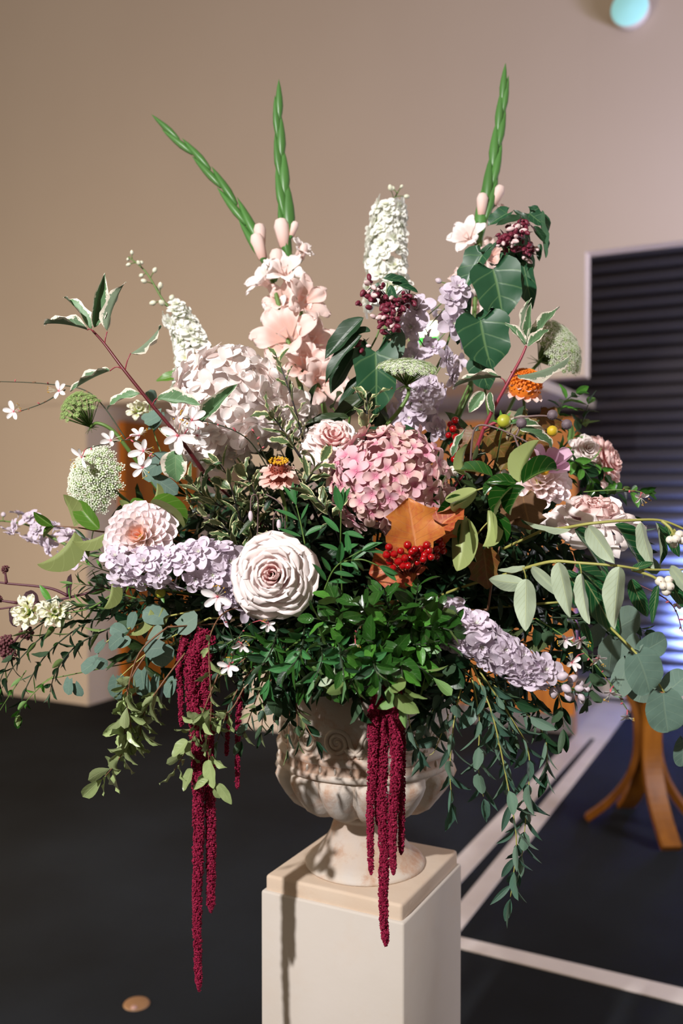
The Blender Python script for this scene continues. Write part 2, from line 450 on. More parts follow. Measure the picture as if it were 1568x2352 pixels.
# floor markings
def strip(name, pts, label):
    mb = MB(); o = AB(pts[0][0], pts[0][1], 0)
    V = [AB(a, b, 0.004) - o for a, b in pts] + [AB(a, b, 0.0) - o for a, b in pts]
    n = len(pts); F = [tuple(range(n)), tuple(range(2*n - 1, n - 1, -1))] + [(i, i + n, (i + 1) % n + n, (i + 1) % n) for i in range(n)]
    mb.add(V, F); me = mb.mesh(name, M_line, False)
    bm = bmesh.new(); bm.from_mesh(me); bmesh.ops.recalc_face_normals(bm, faces=bm.faces); bm.to_mesh(me); bm.free()
    ob = link(name, me, None, Matrix.Translation(o)); set_props(ob, label, 'floor line'); return ob
FBZ = 2.75
def ab_of(px, py):
    Z = F_PX*CAM_Z/(py - 1130.0); X = (px - 784.0)/F_PX*Z
    return (-math.cos(YAW)*X + math.sin(YAW)*Z, math.sin(YAW)*X + math.cos(YAW)*Z)
strip('floor_line', [(1.335, 2.6), (1.24, 2.6), (1.255, 5.85), (1.36, 5.85)], 'white painted floor line running up from the pedestal, the left one of the two parallel lines')
strip('floor_line', [(1.18, 3.03), (1.105, 3.0), (1.15, 5.85), (1.225, 5.85)], 'white painted floor line running back towards the shutter, the right one of the two parallel lines')
strip('floor_patch', [(1.36, 5.852), (1.15, 5.852), (1.18, 6.95), (1.62, 6.95)], 'broad white painted floor area where the two parallel lines join by the orange door')
p0, p1, p2, p3 = ab_of(1053, 2163), ab_of(1640, 2300), ab_of(1640, 2338), ab_of(1053, 2189)
strip('floor_line', [p0, p1, p2, p3], 'white painted floor line crossing the bottom right corner behind the pedestal')
# roller shutter: right part of the back wall
SHA = 2.3
sh = thing('roller_shutter', 'dark grey roller shutter of horizontal slats filling the right background wall, lit blue below', 'shutter', AB(SHA, WB - 0.05, 0.30))
SZ0, SZ1, NS = 0.19, 4.12, 42
hgt = (SZ1 - SZ0)/NS
mb = MB(); prof = [(0.0, 0.0), (-0.022, 0.10), (-0.034, 0.32), (-0.036, 0.55), (-0.026, 0.80), (-0.004, 0.93), (0.0, 1.0)]
V = []; U = []
for (dy, f) in prof:
    for a in (SHA, -3.5): V.append(AB(a, dy, f*hgt) - AB(SHA, 0, 0))
mb.add(V, [(2*i, 2*i + 1, 2*i + 3, 2*i + 2) for i in range(len(prof) - 1)])
slat_me = mb.mesh('slat', M_shut)
bm = bmesh.new(); bm.from_mesh(slat_me)
bmesh.ops.solidify(bm, geom=list(bm.faces), thickness=0.004); bm.to_mesh(slat_me); bm.free()
for k in range(NS):
    link('slat', slat_me, sh, Matrix.Translation(AB(SHA, WB - 0.012, SZ0 + k*hgt)))
slab('bottom_rail', SHA, -3.5, WB - 0.05, WB - 0.006, SZ0 - 0.05, SZ0, M_shut, None, sh)
# illuminated emergency exit sign on the upper wall behind the flowers
def emis(name, c, s):
    t = NT(name); return t.done(lin(c), 0.5, emit=(lin(c), s))
M_exitw = emis('exit_sign_white', (250, 255, 215), 6.0); M_exitg = emis('exit_sign_green', (60, 190, 70), 1.4); M_teal = emis('teal_lamp', (150, 215, 220), 0.55)
def onwall(px, py, b):
    x = (px - 784)/F_PX; c = math.sin(YAW)*x + math.cos(YAW); Z = b/c
    X = x*Z; return (-math.cos(YAW)*X + math.sin(YAW)*Z, CAM_Z + (1130 - py)/F_PX*Z)
ea0, ez0 = onwall(940, 792, 5.04); ea1, ez1 = onwall(1004, 742, 5.04)
es = thing('exit_sign', 'glowing white and green emergency exit light box on the wall behind the centre flowers', 'sign', AB((ea0 + ea1)/2, 5.08, ez0))
slab('housing', ea1, ea0, 5.045, 5.078, ez0 - 0.01, ez1 + 0.01, M_white, None, es)
slab('light_panel', ea1 + 0.006, ea0 - 0.006, 5.035, 5.045, ez0 + 0.045, ez1, M_exitw, None, es)
slab('green_panel', ea1 + 0.006, ea0 - 0.006, 5.035, 5.045, ez0, ez0 + 0.042, M_exitg, None, es)
# teal lamp
ta, tz = onwall(1436, 26, 5.0)
tl = thing('wall_lamp', 'round glowing teal lamp disc high on the wall at the top right', 'lamp', AB(ta, 5.08, tz))
Mt = Matrix.Translation(AB(ta, 5.02, tz)) @ Matrix((DA.to_4d(), Vector((0, 0, 1, 0)), DB.to_4d(), Vector((0, 0, 0, 1)))).transposed()
mb = MB(); lathe(mb, [(0.001, -0.02), (0.075, -0.015), (0.094, 0.0)], 32); link('lens', mb.mesh('lens', M_teal), tl, Mt)
mb = MB(); lathe(mb, [(0.094, 0.001), (0.098, 0.01), (0.098, 0.055), (0.001, 0.056)], 32); link('housing', mb.mesh('housing', M_white), tl, Mt)
# floor socket plate bottom left
fa, fb = ab_of(308, 2320)
fs = thing('floor_socket', 'small round brass-brown floor plate set in the dark carpet at the bottom left', 'floor plate', AB(fa, fb, 0))
mb = MB(); lathe(mb, [(0.001, 0.006), (0.032, 0.006), (0.038, 0.003), (0.040, 0.0)], 32)
link('plate', mb.mesh('plate', plain('brass_plate', (150, 112, 78), 0.5)), fs, Matrix.Translation(AB(fa, fb, 0.0005)))
fa2, fb2 = ab_of(302, 2333)
mb = MB(); lathe(mb, [(0.001, 0.004), (0.008, 0.004), (0.010, 0.0)], 16)
link('cap', mb.mesh('cap', plain('pink_cap', (190, 150, 140), 0.4)), fs, Matrix.Translation(AB(fa2, fb2, 0.0065)))

# bentwood stool on the right
st = thing('bentwood_stool', 'orange bentwood stool with four outward curving legs behind the flowers on the right', 'stool', P(1500, 1130, 4.25)*1.0)
c0 = P(1487, 1720, 4.25)
st.location = (c0.x, c0.y, 0)
def leg(foot, lw, th):
    top = Vector((c0.x, c0.y, 0.64)); out = (Vector(foot) - Vector((c0.x, c0.y, 0))); out.z = 0; R = out.length; o = out.normalized(); side = Vector((-o.y, o.x, 0))
    path = []
    for t in [i/22 for i in range(23)]:
        z = 0.62*(1 - t)
        r = 0.045 + 0.05*max(0, (0.25 - t)/0.25)**2 + (R - 0.045)*(max(0, (t - 0.35)/0.65))**2.3
        path.append(Vector((c0.x, c0.y, 0)) + o*r + Vector((0, 0, z + 0.012)))
    V = []
    for k, p in enumerate(path):
        T = (path[min(k + 1, 22)] - path[max(k - 1, 0)]).normalized(); nrm = T.cross(side)
        for sx, sy in ((-1, -1), (1, -1), (1, 1), (-1, 1)): V.append(p + side*(sx*lw/2) + nrm*(sy*th/2))
    F = [(k*4 + i, k*4 + (i + 1) % 4, k*4 + 4 + (i + 1) % 4, k*4 + 4 + i) for k in range(22) for i in range(4)] + [(3, 2, 1, 0), (88, 89, 90, 91)]
    mb = MB(); mb.add(V, F); me = mb.mesh('leg', M_bent, False)
    bm = bmesh.new(); bm.from_mesh(me); bmesh.ops.recalc_face_normals(bm, faces=bm.faces); bm.to_mesh(me); bm.free()
    link('leg', me, st)
def fl(px, py):
    Z = F_PX*CAM_Z/(py - 1130.0); return Vector(((px - 784)/F_PX*Z, Z, 0))
f1 = fl(1352, 1888); f2 = fl(1548, 1962)
cc = Vector((c0.x, c0.y, 0))
leg(f1, 0.06, 0.03); leg(f2, 0.085, 0.03); leg(cc*2 - f1, 0.06, 0.03); leg(cc*2 - f2, 0.085, 0.03)
mb = MB(); lathe(mb, [(0.001, 0.0), (0.10, 0.0), (0.112, 0.008), (0.112, 0.022), (0.104, 0.03), (0.001, 0.03)], 40)
link('seat', mb.mesh('seat', M_bent), st, Matrix.Translation((c0.x, c0.y, 0.625)))

# ------------------------------------------------------------------ pedestal and urn
def stone(name, c1, c2, stain, sc=8.0, bd=0.003):
    t = NT(name); g = t.n('ShaderNodeTexCoord')
    a = t.noise(sc, 5, g.outputs['Object']); b = t.noise(sc*9, 4, g.outputs['Object'], 0.7); s = t.noise(sc*0.8, 6, g.outputs['Object'], 0.7)
    c = t.mix(t.ramp(a, 0.3, 0.7), lin(c1), lin(c2)); c = t.mix(t.math('MULTIPLY', t.ramp(s, 0.52, 0.72), 0.55), c, lin(stain))
    return t.done(c, 0.8, bump=b, bdist=bd, spec=0.25)
M_ped = stone('pedestal_stone', (204, 196, 188), (198, 190, 180), (200, 184, 168), 4.0, 0.0005)
M_cap = stone('pedestal_cap_stone', (212, 196, 178), (206, 184, 162), (196, 160, 132), 6.0, 0.001)
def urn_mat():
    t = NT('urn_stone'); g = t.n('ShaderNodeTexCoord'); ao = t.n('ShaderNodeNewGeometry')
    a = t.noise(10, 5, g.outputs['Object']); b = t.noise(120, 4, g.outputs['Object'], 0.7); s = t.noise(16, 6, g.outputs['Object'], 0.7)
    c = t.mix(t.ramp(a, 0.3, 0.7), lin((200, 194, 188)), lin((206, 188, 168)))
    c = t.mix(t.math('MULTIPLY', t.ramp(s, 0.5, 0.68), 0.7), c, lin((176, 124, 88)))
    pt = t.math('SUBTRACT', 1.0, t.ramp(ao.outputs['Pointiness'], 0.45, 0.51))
    c = t.mix(t.math('MULTIPLY', pt, 0.75), c, lin((142, 98, 66)))  # recesses tinted darker: shade painted into the colour to bring out the relief
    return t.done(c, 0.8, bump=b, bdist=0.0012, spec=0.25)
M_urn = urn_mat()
pa, pb = None, None
PC = Vector((0.044, 1.733, 0))
RZ = Matrix.Rotation(YAW*-1, 4, 'Z')
RZ = Matrix.Rotation(-YAW, 4, 'Z')   # local x -> -DA, local y -> DB
ped = thing('pedestal', 'square cream stone pedestal with a thick pale cap carrying the urn', 'pedestal', PC)
MP = Matrix.Translation(PC) @ RZ
mb = MB(); box(mb, (-0.142, -0.142, 0.05), (0.142, 0.142, 0.822)); link('shaft', bevel(mb.mesh('shaft', M_ped, False), 0.004), ped, MP)
mb = MB(); box(mb, (-0.165, -0.165, 0.0), (0.165, 0.165, 0.05)); link('plinth', bevel(mb.mesh('plinth', M_ped, False), 0.005), ped, MP)
mb = MB(); box(mb, (-0.136, -0.136, 0.8), (0.136, 0.136, 0.85)); link('cap', bevel(mb.mesh('cap', M_cap, False), 0.006, 3), ped, MP)
UB = PC + Vector((0, 0, 0.85))
urn = thing('urn', 'weathered stone garden urn with scroll relief, fluted lobes and a round foot on the pedestal', 'urn', UB)
MU = Matrix.Translation(UB)
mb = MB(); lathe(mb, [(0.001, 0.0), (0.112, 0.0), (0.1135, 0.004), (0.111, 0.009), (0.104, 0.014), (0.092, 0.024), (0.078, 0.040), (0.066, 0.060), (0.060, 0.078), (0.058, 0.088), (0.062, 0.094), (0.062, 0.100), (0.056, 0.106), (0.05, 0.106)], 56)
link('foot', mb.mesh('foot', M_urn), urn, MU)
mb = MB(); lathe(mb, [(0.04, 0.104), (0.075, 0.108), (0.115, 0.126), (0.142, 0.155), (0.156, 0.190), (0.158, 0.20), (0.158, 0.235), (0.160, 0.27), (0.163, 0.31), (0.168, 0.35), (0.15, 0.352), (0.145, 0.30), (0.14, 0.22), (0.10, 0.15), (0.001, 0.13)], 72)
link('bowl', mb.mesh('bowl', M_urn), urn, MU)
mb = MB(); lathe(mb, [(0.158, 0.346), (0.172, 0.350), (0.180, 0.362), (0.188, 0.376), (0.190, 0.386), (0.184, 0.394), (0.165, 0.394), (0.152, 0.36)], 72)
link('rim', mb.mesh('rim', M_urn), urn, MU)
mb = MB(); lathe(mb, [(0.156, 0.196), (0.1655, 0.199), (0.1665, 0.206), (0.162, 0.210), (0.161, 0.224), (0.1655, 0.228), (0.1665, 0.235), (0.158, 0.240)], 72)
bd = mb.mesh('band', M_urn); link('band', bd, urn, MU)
mb = MB(); ball(mb, (0, 0, 0), 0.0052, 8, 6, sq=(0.6, 0.5, 1.2)); bead_me = mb.mesh('band_bead', M_urn)
for k in range(36):
    a = 2*PI*k/36; link('band_bead', bead_me, urn, MU @ Matrix.Translation((0.1615*math.cos(a), 0.1615*math.sin(a), 0.217)) @ Matrix.Rotation(a, 4, 'Z'))
NG = 14
V = []; U = []; gp = [(0.078, 0.112), (0.100, 0.119), (0.120, 0.131), (0.136, 0.147), (0.148, 0.166), (0.155, 0.182), (0.157, 0.193), (0.150, 0.198)]
for j, (r, z) in enumerate(gp):
    for i in range(9):
        s = i/8; a = (s - 0.5)*2*PI/NG*0.985
        e = math.sin(PI*s)**0.55; top = min(1, (len(gp) - 1 - j)/1.8)**0.6; bot = min(1, (j + 1)/2)
        rr = r*0.975 + 0.021*e*top*bot
        V.append((rr*math.cos(a), rr*math.sin(a), z - 0.004*e*(1 if j < 3 else 0))); U.append((s, j/7))
gad = mkmesh('gadroon', V, grid_faces(9, 8), M_urn, U)
for k in range(NG): link('gadroon', gad, urn, MU @ Matrix.Rotation(2*PI*k/NG - 0.15, 4, 'Z'))
def scroll_mesh(flip):
    mb = MB(); pts = []
    for k in range(46):
        t = k/45; th = t*2.3*2*PI; r = 0.022*(1 - t)**0.8 + 0.0015
        pts.append((flip*(0.0 + r*math.cos(th)), r*math.sin(th)))
    tail = [(flip*(0.022 + 0.028*(1 - k/6)), -0.016*math.sin((1 - k/6)*PI*0.9) - 0.004*(1 - k/6)) for k in range(6)]
    pts = tail + pts
    path = []
    for (x, z) in pts:
        a = x/0.161; path.append(Vector((0.1605*math.cos(a), 0.1605*math.sin(a), 0.267 + z)))
    tube(mb, path, 0.0046, 0.0032, 7)
    for q in (-0.008, 0.008):
        a = (flip*0.03 + q)/0.161; ball(mb, (0.160*math.cos(a), 0.160*math.sin(a), 0.250), 0.006, 8, 6, sq=(0.6, 0.8, 1.5))
    return mb.mesh('scroll', M_urn)
s1, s2 = scroll_mesh(1), scroll_mesh(-1)
for k in range(8):
    a = 2*PI*k/8 - 0.52
    link('scroll', s1, urn, MU @ Matrix.Rotation(a + 0.19, 4, 'Z')); link('scroll', s2, urn, MU @ Matrix.Rotation(a - 0.19, 4, 'Z'))
# floral foam mound
fm = MB(); lathe(fm, [(0.001, 0.30), (0.13, 0.30), (0.135, 0.40), (0.12, 0.46), (0.08, 0.50), (0.001, 0.515)], 28)
fo = link('floral_foam', fm.mesh('floral_foam', plain('foam_green', (22, 38, 24), 0.9, 0.3, 60)), None, MU)
set_props(fo, 'dark green floral foam mound filling the urn beneath the stems', 'floral foam')

# ------------------------------------------------------------------ plant materials
M_glossy = leafmat('leaf_glossy', (40, 82, 28), (122, 146, 84), (110, 150, 80), rough=0.22, veins=6, vs=0.25)
M_dark = leafmat('leaf_dark', (30, 62, 36), (62, 88, 60), (60, 96, 62), rough=0.4, veins=6)
M_dark2 = leafmat('leaf_dark_olive', (46, 66, 32), (82, 96, 56), (84, 104, 62), rough=0.4, veins=6)
M_euc = leafmat('leaf_eucalyptus_round', (96, 122, 110), (116, 138, 124), (140, 162, 138), rough=0.6, veins=5, vs=0.3, spec=0.3)
M_parv = leafmat('leaf_eucalyptus_narrow', (70, 104, 88), (96, 126, 106), (120, 148, 116), rough=0.45, veins=5, vs=0.35)
M_pale = leafmat('leaf_pale_olive', (150, 168, 112), (138, 152, 104), (178, 190, 140), rough=0.35, veins=5, vs=0.4)
M_dog = leafmat('leaf_variegated_dogwood', (92, 128, 88), (120, 138, 112), (140, 165, 120), edge=(232, 222, 206), ew=0.13, rough=0.5, veins=6, vs=0.4)
M_pit = leafmat('leaf_variegated_small', (84, 108, 66), (108, 120, 80), (130, 146, 96), edge=(212, 208, 160), ew=0.13, rough=0.4, veins=6, vs=0.3)
M_ivy = leafmat('leaf_ivy', (40, 84, 56), (70, 108, 78), (120, 156, 100), rough=0.38, veins=4, vs=0.55, var=0.15)
M_pist = leafmat('leaf_pinnate', (60, 122, 66), (100, 144, 92), (130, 170, 110), rough=0.4, veins=8, vs=0.35)
M_right = leafmat('leaf_grey_backed', (32, 88, 48), (176, 192, 164), (196, 204, 140), rough=0.35, veins=8, vs=0.5, var=0.12)
M_oliv = leafmat('leaf_olive_glossy', (30, 76, 22), (158, 172, 108), (170, 176, 100), rough=0.22, veins=5, vs=0.3, var=0.15)
M_phys = leafmat('leaf_olive_broad', (84, 128, 40), (134, 146, 84), (150, 160, 96), rough=0.4, veins=5, vs=0.4)
M_vib = leafmat('leaf_autumn_viburnum', (128, 78, 40), (118, 86, 58), (160, 118, 70), rough=0.5, veins=7, vs=0.5, hue=(96, 96, 38), var=0.2)
M_vibred = leafmat('leaf_autumn_red', (168, 66, 42), (150, 84, 60), (206, 136, 88), rough=0.5, veins=7, vs=0.8, hue=(196, 122, 52), var=0.2)
M_bright = leafmat('leaf_bright_green', (76, 136, 48), (116, 156, 86), (140, 176, 100), rough=0.4, veins=5, vs=0.3)
M_gladleaf = leafmat('bract_green', (78, 128, 62), (100, 140, 80), (110, 150, 90), rough=0.4, veins=1, vs=0.15, var=0.12)
M_purple = leafmat('leaf_purple', (66, 40, 48), (84, 60, 64), (90, 60, 66), rough=0.5)
S_green = plain('stem_green', (96, 128, 58), 0.5); S_dark = plain('stem_dark_green', (44, 58, 34), 0.6); S_red = plain('stem_red', (98, 30, 36), 0.4)
S_pink = plain('stem_pink_red', (150, 52, 66), 0.4); S_brown = plain('stem_brown', (122, 84, 58), 0.6); S_yel = plain('stem_yellow', (168, 166, 88), 0.5); S_mar = plain('stem_maroon', (92, 44, 56), 0.5)
S_black = plain('stem_blackish', (40, 34, 36), 0.5); S_mauve = plain('stem_mauve', (122, 100, 98), 0.6)
F_blush = petalmat('petal_blush', (246, 226, 220), (253, 245, 243), rough=0.6)
F_rose = petalmat('petal_rose', (246, 206, 204), (253, 243, 241), deep=(250, 226, 223))
F_roseD = petalmat('petal_rose_deep', (244, 160, 168), (250, 218, 214), deep=(245, 186, 190))
F_white = petalmat('petal_white', (226, 234, 196), (248, 249, 244), var=0.04)
F_lilac = petalmat('petal_lilac', (216, 206, 206), (229, 217, 231), deep=(206, 186, 210), var=0.07, streak=0.3)
F_dahl = petalmat('petal_dahlia', (248, 226, 212), (249, 237, 240), deep=(248, 220, 224))
F_dahlD = petalmat('petal_dahlia_deep', (246, 178, 140), (248, 222, 216), deep=(246, 190, 180))
F_peach = petalmat('petal_peach', (242, 196, 182), (248, 224, 217), deep=(244, 206, 196))
F_cream = petalmat('petal_cream', (220, 226, 140), (248, 246, 228), var=0.05)
F_zinn = petalmat('petal_zinnia', (236, 176, 164), (248, 214, 204), deep=(240, 184, 174))
F_gaura = petalmat('petal_gaura', (240, 190, 198), (250, 248, 248), var=0.03, lo=0.0, hi=0.22)
F_pinkD = petalmat('petal_mauve_pink', (206, 160, 190), (222, 186, 206), deep=(180, 120, 160))
def hydmat():
    t = NT('petal_hydrangea_pink'); uv = t.n('ShaderNodeUVMap'); sep = t.n('ShaderNodeSeparateXYZ'); t.l(uv.outputs[0], sep.inputs[0])
    oi = t.n('ShaderNodeObjectInfo'); tc = t.n('ShaderNodeTexCoord')
    c = t.mix(oi.outputs['Random'], lin((236, 190, 206)), lin((240, 206, 196)))
    c = t.mix(t.math('SUBTRACT', 1.0, t.ramp(sep.outputs[1], 0.05, 0.55)), c, lin((206, 106, 146)))
    nz = t.noise(70, 4, tc.outputs['Object'])
    c = t.mix(t.math('MULTIPLY', t.ramp(nz, 0.4, 0.75), 0.3), c, lin((236, 208, 192)))
    return t.done(c, 0.6, bump=nz, bdist=0.0006, trans=0.12, spec=0.2)
F_hyd = hydmat()
F_amar = None
def amarmat():
    t = NT('amaranth'); oi = t.n('ShaderNodeTexCoord'); nz = t.noise(260, 3, oi.outputs['Object'], 0.8)
    c = t.mix(t.ramp(nz, 0.35, 0.72), lin((92, 8, 32)), lin((178, 40, 82)))
    return t.done(c, 0.7, trans=0.08, spec=0.2)
F_amar = amarmat()
M_berry = plain('berry_red', (160, 6, 14), 0.12, 0.1, spec=0.7); M_snow = plain('berry_white', (232, 226, 212), 0.35, 0.05)
M_bud = plain('bud_green', (176, 190, 120), 0.5); M_budw = plain('bud_white', (226, 228, 204), 0.5, 0.05); M_budl = plain('bud_lilac', (206, 192, 202), 0.5, 0.08)
M_yel = plain('stamen_yellow', (236, 178, 24), 0.6); M_org = plain('zinnia_orange', (240, 130, 20), 0.6, 0.2); M_cone = plain('cone_maroon', (140, 52, 30), 0.6, 0.3, 120)
M_umb = plain('umbel_white', (222, 228, 208), 0.7, 0.06); M_umbg = plain('umbel_green', (156, 184, 110), 0.7, 0.1); M_umbd = plain('umbel_back', (188, 192, 150), 0.7, 0.1)
M_gcl = plain('gaura_pink', (206, 96, 108), 0.5); M_leyc = plain('leycesteria_purple', (120, 34, 58), 0.5, 0.25, 60); M_leycw = plain('leycesteria_white', (230, 200, 200), 0.5)
M_seed = plain('seedhead_purple', (122, 106, 114), 0.6, 0.3, 200); M_pod = plain('bud_chartreuse', (176, 178, 56), 0.4); M_sed = plain('sedum_maroon', (112, 60, 66), 0.7, 0.3, 120)

# ------------------------------------------------------------------ flower builders
def petal_grid(nu, nv, fn, mat, name='petal'):
    V = []; U = []
    for j in range(nv):
        for i in range(nu):
            u = i/(nu - 1)*2 - 1; v = j/(nv - 1); V.append(fn(u, v)); U.append((i/(nu - 1), v))
    return mkmesh(name, V, grid_faces(nu, nv), mat, U)
def cup_petal(R0, R1, H, flare, half, mat, wav=0.0, seed=0, rnd_k=0.13, nu=13, nv=11, droop=0.0):
    """petal as part of a nested cup around +Z, centred at angle 0"""
    r = random.Random(seed); p1, p2 = r.uniform(0, 6), r.uniform(0, 6); asym = r.uniform(-.12, .12)
    def fn(u, v):
        v = 1 - (1 - v)**1.7
        ve = v*(1 - rnd_k*.5*abs(u)**2.4 + 0.025*math.sin(u*4 + p1))
        wid = (0.35 + 0.65*math.sin(min(1, v*1.25)*PI/2))*half*max(0.0, 1 - v**7)**.45
        th = u*wid + asym*v*.5
        rad = R0 + (R1 - R0)*(ve**0.8) + flare*max(0, ve - 0.62)**1.6*2.2
        z = H*(ve**0.9) - droop*max(0, ve - 0.55)**1.5*2
        rad += wav*math.sin(u*7 + p2)*v*v; z += wav*math.cos(u*6 + p1)*v*v
        return (rad*math.cos(th), rad*math.sin(th), z)
    return petal_grid(nu, nv, fn, mat)
def rose(name, label, cat, c, axis, R, mats, layers, seed=1, group=None, H=None, wav=0.004, spiral=1.25):
    """layers: list of (count, r0, r1, h, flare, half-angle, matidx, droop) as fractions of R"""
    r = random.Random(seed); root = thing(name, label, cat, c, group); M0 = zframe(c, axis, r.uniform(0, 6))
    ang = 0
    for li, (n, r0, r1, h, fl_, half, mi, dr) in enumerate(layers):
        vars_ = [cup_petal(r0*R, r1*R, h*R, fl_*R, half, mats[mi], wav*(R/0.06)*(0.5 + li*0.2), seed*100 + li*7 + q, droop=dr*R) for q in range(2)]
        for k in range(n):
            ang += 2*PI/n + r.uniform(-0.12, 0.12)
            tl = Matrix.Rotation(r.uniform(-0.06, 0.06), 4, 'X') @ Matrix.Rotation(r.uniform(-0.06, 0.06), 4, 'Y')
            off = Matrix.Translation((0, 0, -li*0.02*R*1.0))
            link('petal', vars_[k % 2], root, M0 @ off @ tl @ Matrix.Rotation(ang, 4, 'Z'))
        ang += spiral
    mb = MB(); lathe(mb, [(0.001, -0.30*R), (0.14*R, -0.26*R), (0.2*R, -0.1*R), (0.12*R, 0.12*R), (0.001, 0.3*R)], 12)
    link('receptacle', mb.mesh('receptacle', mats[-1]), root, M0)
    return root, M0
ROSE_L = [(2, .02, .07, .60, -.01, 2.2, 1, 0), (3, .06, .13, .60, .01, 1.7, 1, 0), (3, .11, .20, .60, .03, 1.6, 1, 0), (3, .15, .28, .59, .05, 1.5, 0, 0), (3, .20, .36, .57, .08, 1.5, 0, .02),
          (3, .26, .45, .54, .12, 1.45, 0, .04), (3, .32, .54, .50, .17, 1.45, 0, .08), (4, .38, .64, .44, .22, 1.25, 0, .14), (4, .42, .74, .34, .30, 1.2, 0, .2), (4, .46, .84, .22, .34, 1.15, 0, .28), (5, .5, .90, .10, .34, 1.0, 0, .3)]
OPEN_L = [(4, .04, .14, .50, .03, 1.3, 1, 0), (4, .10, .26, .52, .08, 1.1, 1, .02), (5, .16, .40, .50, .14, .95, 1, .05), (5, .22, .54, .44, .22, .9, 0, .1), (6, .3, .68, .34, .28, .78, 0, .16), (6, .36, .8, .22, .32, .72, 0, .22), (6, .4, .88, .10, .32, .7, 0, .26)]

def flat_petal(mat, L=1.0, w=0.5, cup=0.2, bend=0.3, a=0.7, b=0.35, notch=0.0, seed=0, nu=5, nv=7, wave=0.0):
    r = random.Random(seed); ph = r.uniform(0, 6); tm = a/(a + b); nm = tm**a*(1 - tm)**b
    def fn(u, v):
        v = 1 - (1 - v)**1.8
        wd = w/2*(max(v, .02)**a*max(1 - v, 0.0)**b)/nm
        x = u*wd; y = v - notch*(1 - abs(u))*v**6; z = cup*u*u*wd*2 + bend*v*v*L*0.5 + wave*math.sin(v*9 + ph)*u*u + wave*math.cos(u*4 + ph)*v*v
        return (x*L, y*L, z*L)
    return petal_grid(nu, nv, fn, mat)

def floret_mb(mb, npet, w, cup, bend, r, mi=0, scale=1.0, lift=0.0, z0=0.0, ph=0.0, wave=0.03, a=0.55, b=0.32, nu=6, nv=8):
    tm = a/(a + b); nm = tm**a*(1 - tm)**b
    for k in range(npet):
        an = ph + 2*PI*k/npet + r.uniform(-.12, .12); V = []; U = []; ll = lift + r.uniform(-.15, .15); p1 = r.uniform(0, 6); sc = scale*r.uniform(.88, 1.1)
        for j in range(nv):
            for i in range(nu):
                u = i/(nu - 1)*2 - 1; v = 1 - (1 - j/(nv - 1))**2.2
                wd = w/2*(max(v, .04)**a*max(1 - v**3, 0.0)**.5)
                x = u*wd; y = v; z = cup*u*u*wd + bend*v*v + wave*math.sin(v*8 + p1 + u*3)*v
                y, z = y*math.cos(ll) - z*math.sin(ll), y*math.sin(ll) + z*math.cos(ll)
                V.append(((x*math.cos(an) - y*math.sin(an))*sc, (x*math.sin(an) + y*math.cos(an))*sc, z*sc + z0)); U.append((i/(nu - 1), v))
        mb.add(V, grid_faces(nu, nv), U, mi)
FC = {}
def hyd_floret(mat, v):
    k = ('hyd', mat.name, v)
    if k not in FC:
        r = random.Random(v*13 + 5); mb = MB(); floret_mb(mb, 4, 1.02, 0.25, r.uniform(-.25, .25), r, lift=r.uniform(.05, .5), wave=.03, a=.5, b=.28)
        ball(mb, (0, 0, 0.03), 0.05, 6, 4, 0); FC[k] = mb.mesh('floret', mat)
    return FC[k]
def del_floret(mat, v, double=True):
    k = ('del', mat.name, v)
    if k not in FC:
        r = random.Random(v*17 + 3); mb = MB(); floret_mb(mb, 5, 1.05, 0.25, -.25, r, lift=r.uniform(.05, .3), wave=.035, a=.5, b=.25)
        if double: floret_mb(mb, 6, 0.85, 0.35, -.1, r, lift=.5, scale=.68, z0=.06, ph=.6, wave=.05, a=.5, b=.25); floret_mb(mb, 5, 0.8, 0.4, .0, r, lift=.8, scale=.45, z0=.08, ph=.2, wave=.06, a=.5, b=.3)
        floret_mb(mb, 4, 0.5, 0.4, .1, r, lift=.9, scale=.22, z0=.12, ph=.2, wave=.06, mi=1)
        tube(mb, [Vector((0, 0, -.02)), Vector((.05, 0, -.3)), Vector((.1, 0, -.5))], .08, .03, 5, 0)
        FC[k] = mb.mesh('floret', [mat, F_white if mat is F_lilac else F_cream])
    return FC[k]
def bud_mesh(mat, key):
    k = ('bud', mat.name, key)
    if k not in FC:
        mb = MB(); V = []
        lathe(mb, [(.001, 0), (.22, .06), (.36, .3), (.38, .55), (.26, .82), (.10, .97), (.001, 1.0)], 8)
        mb.V = [Vector(v) for v in mb.V]; FC[k] = mb.mesh('bud', mat)
    return FC[k]
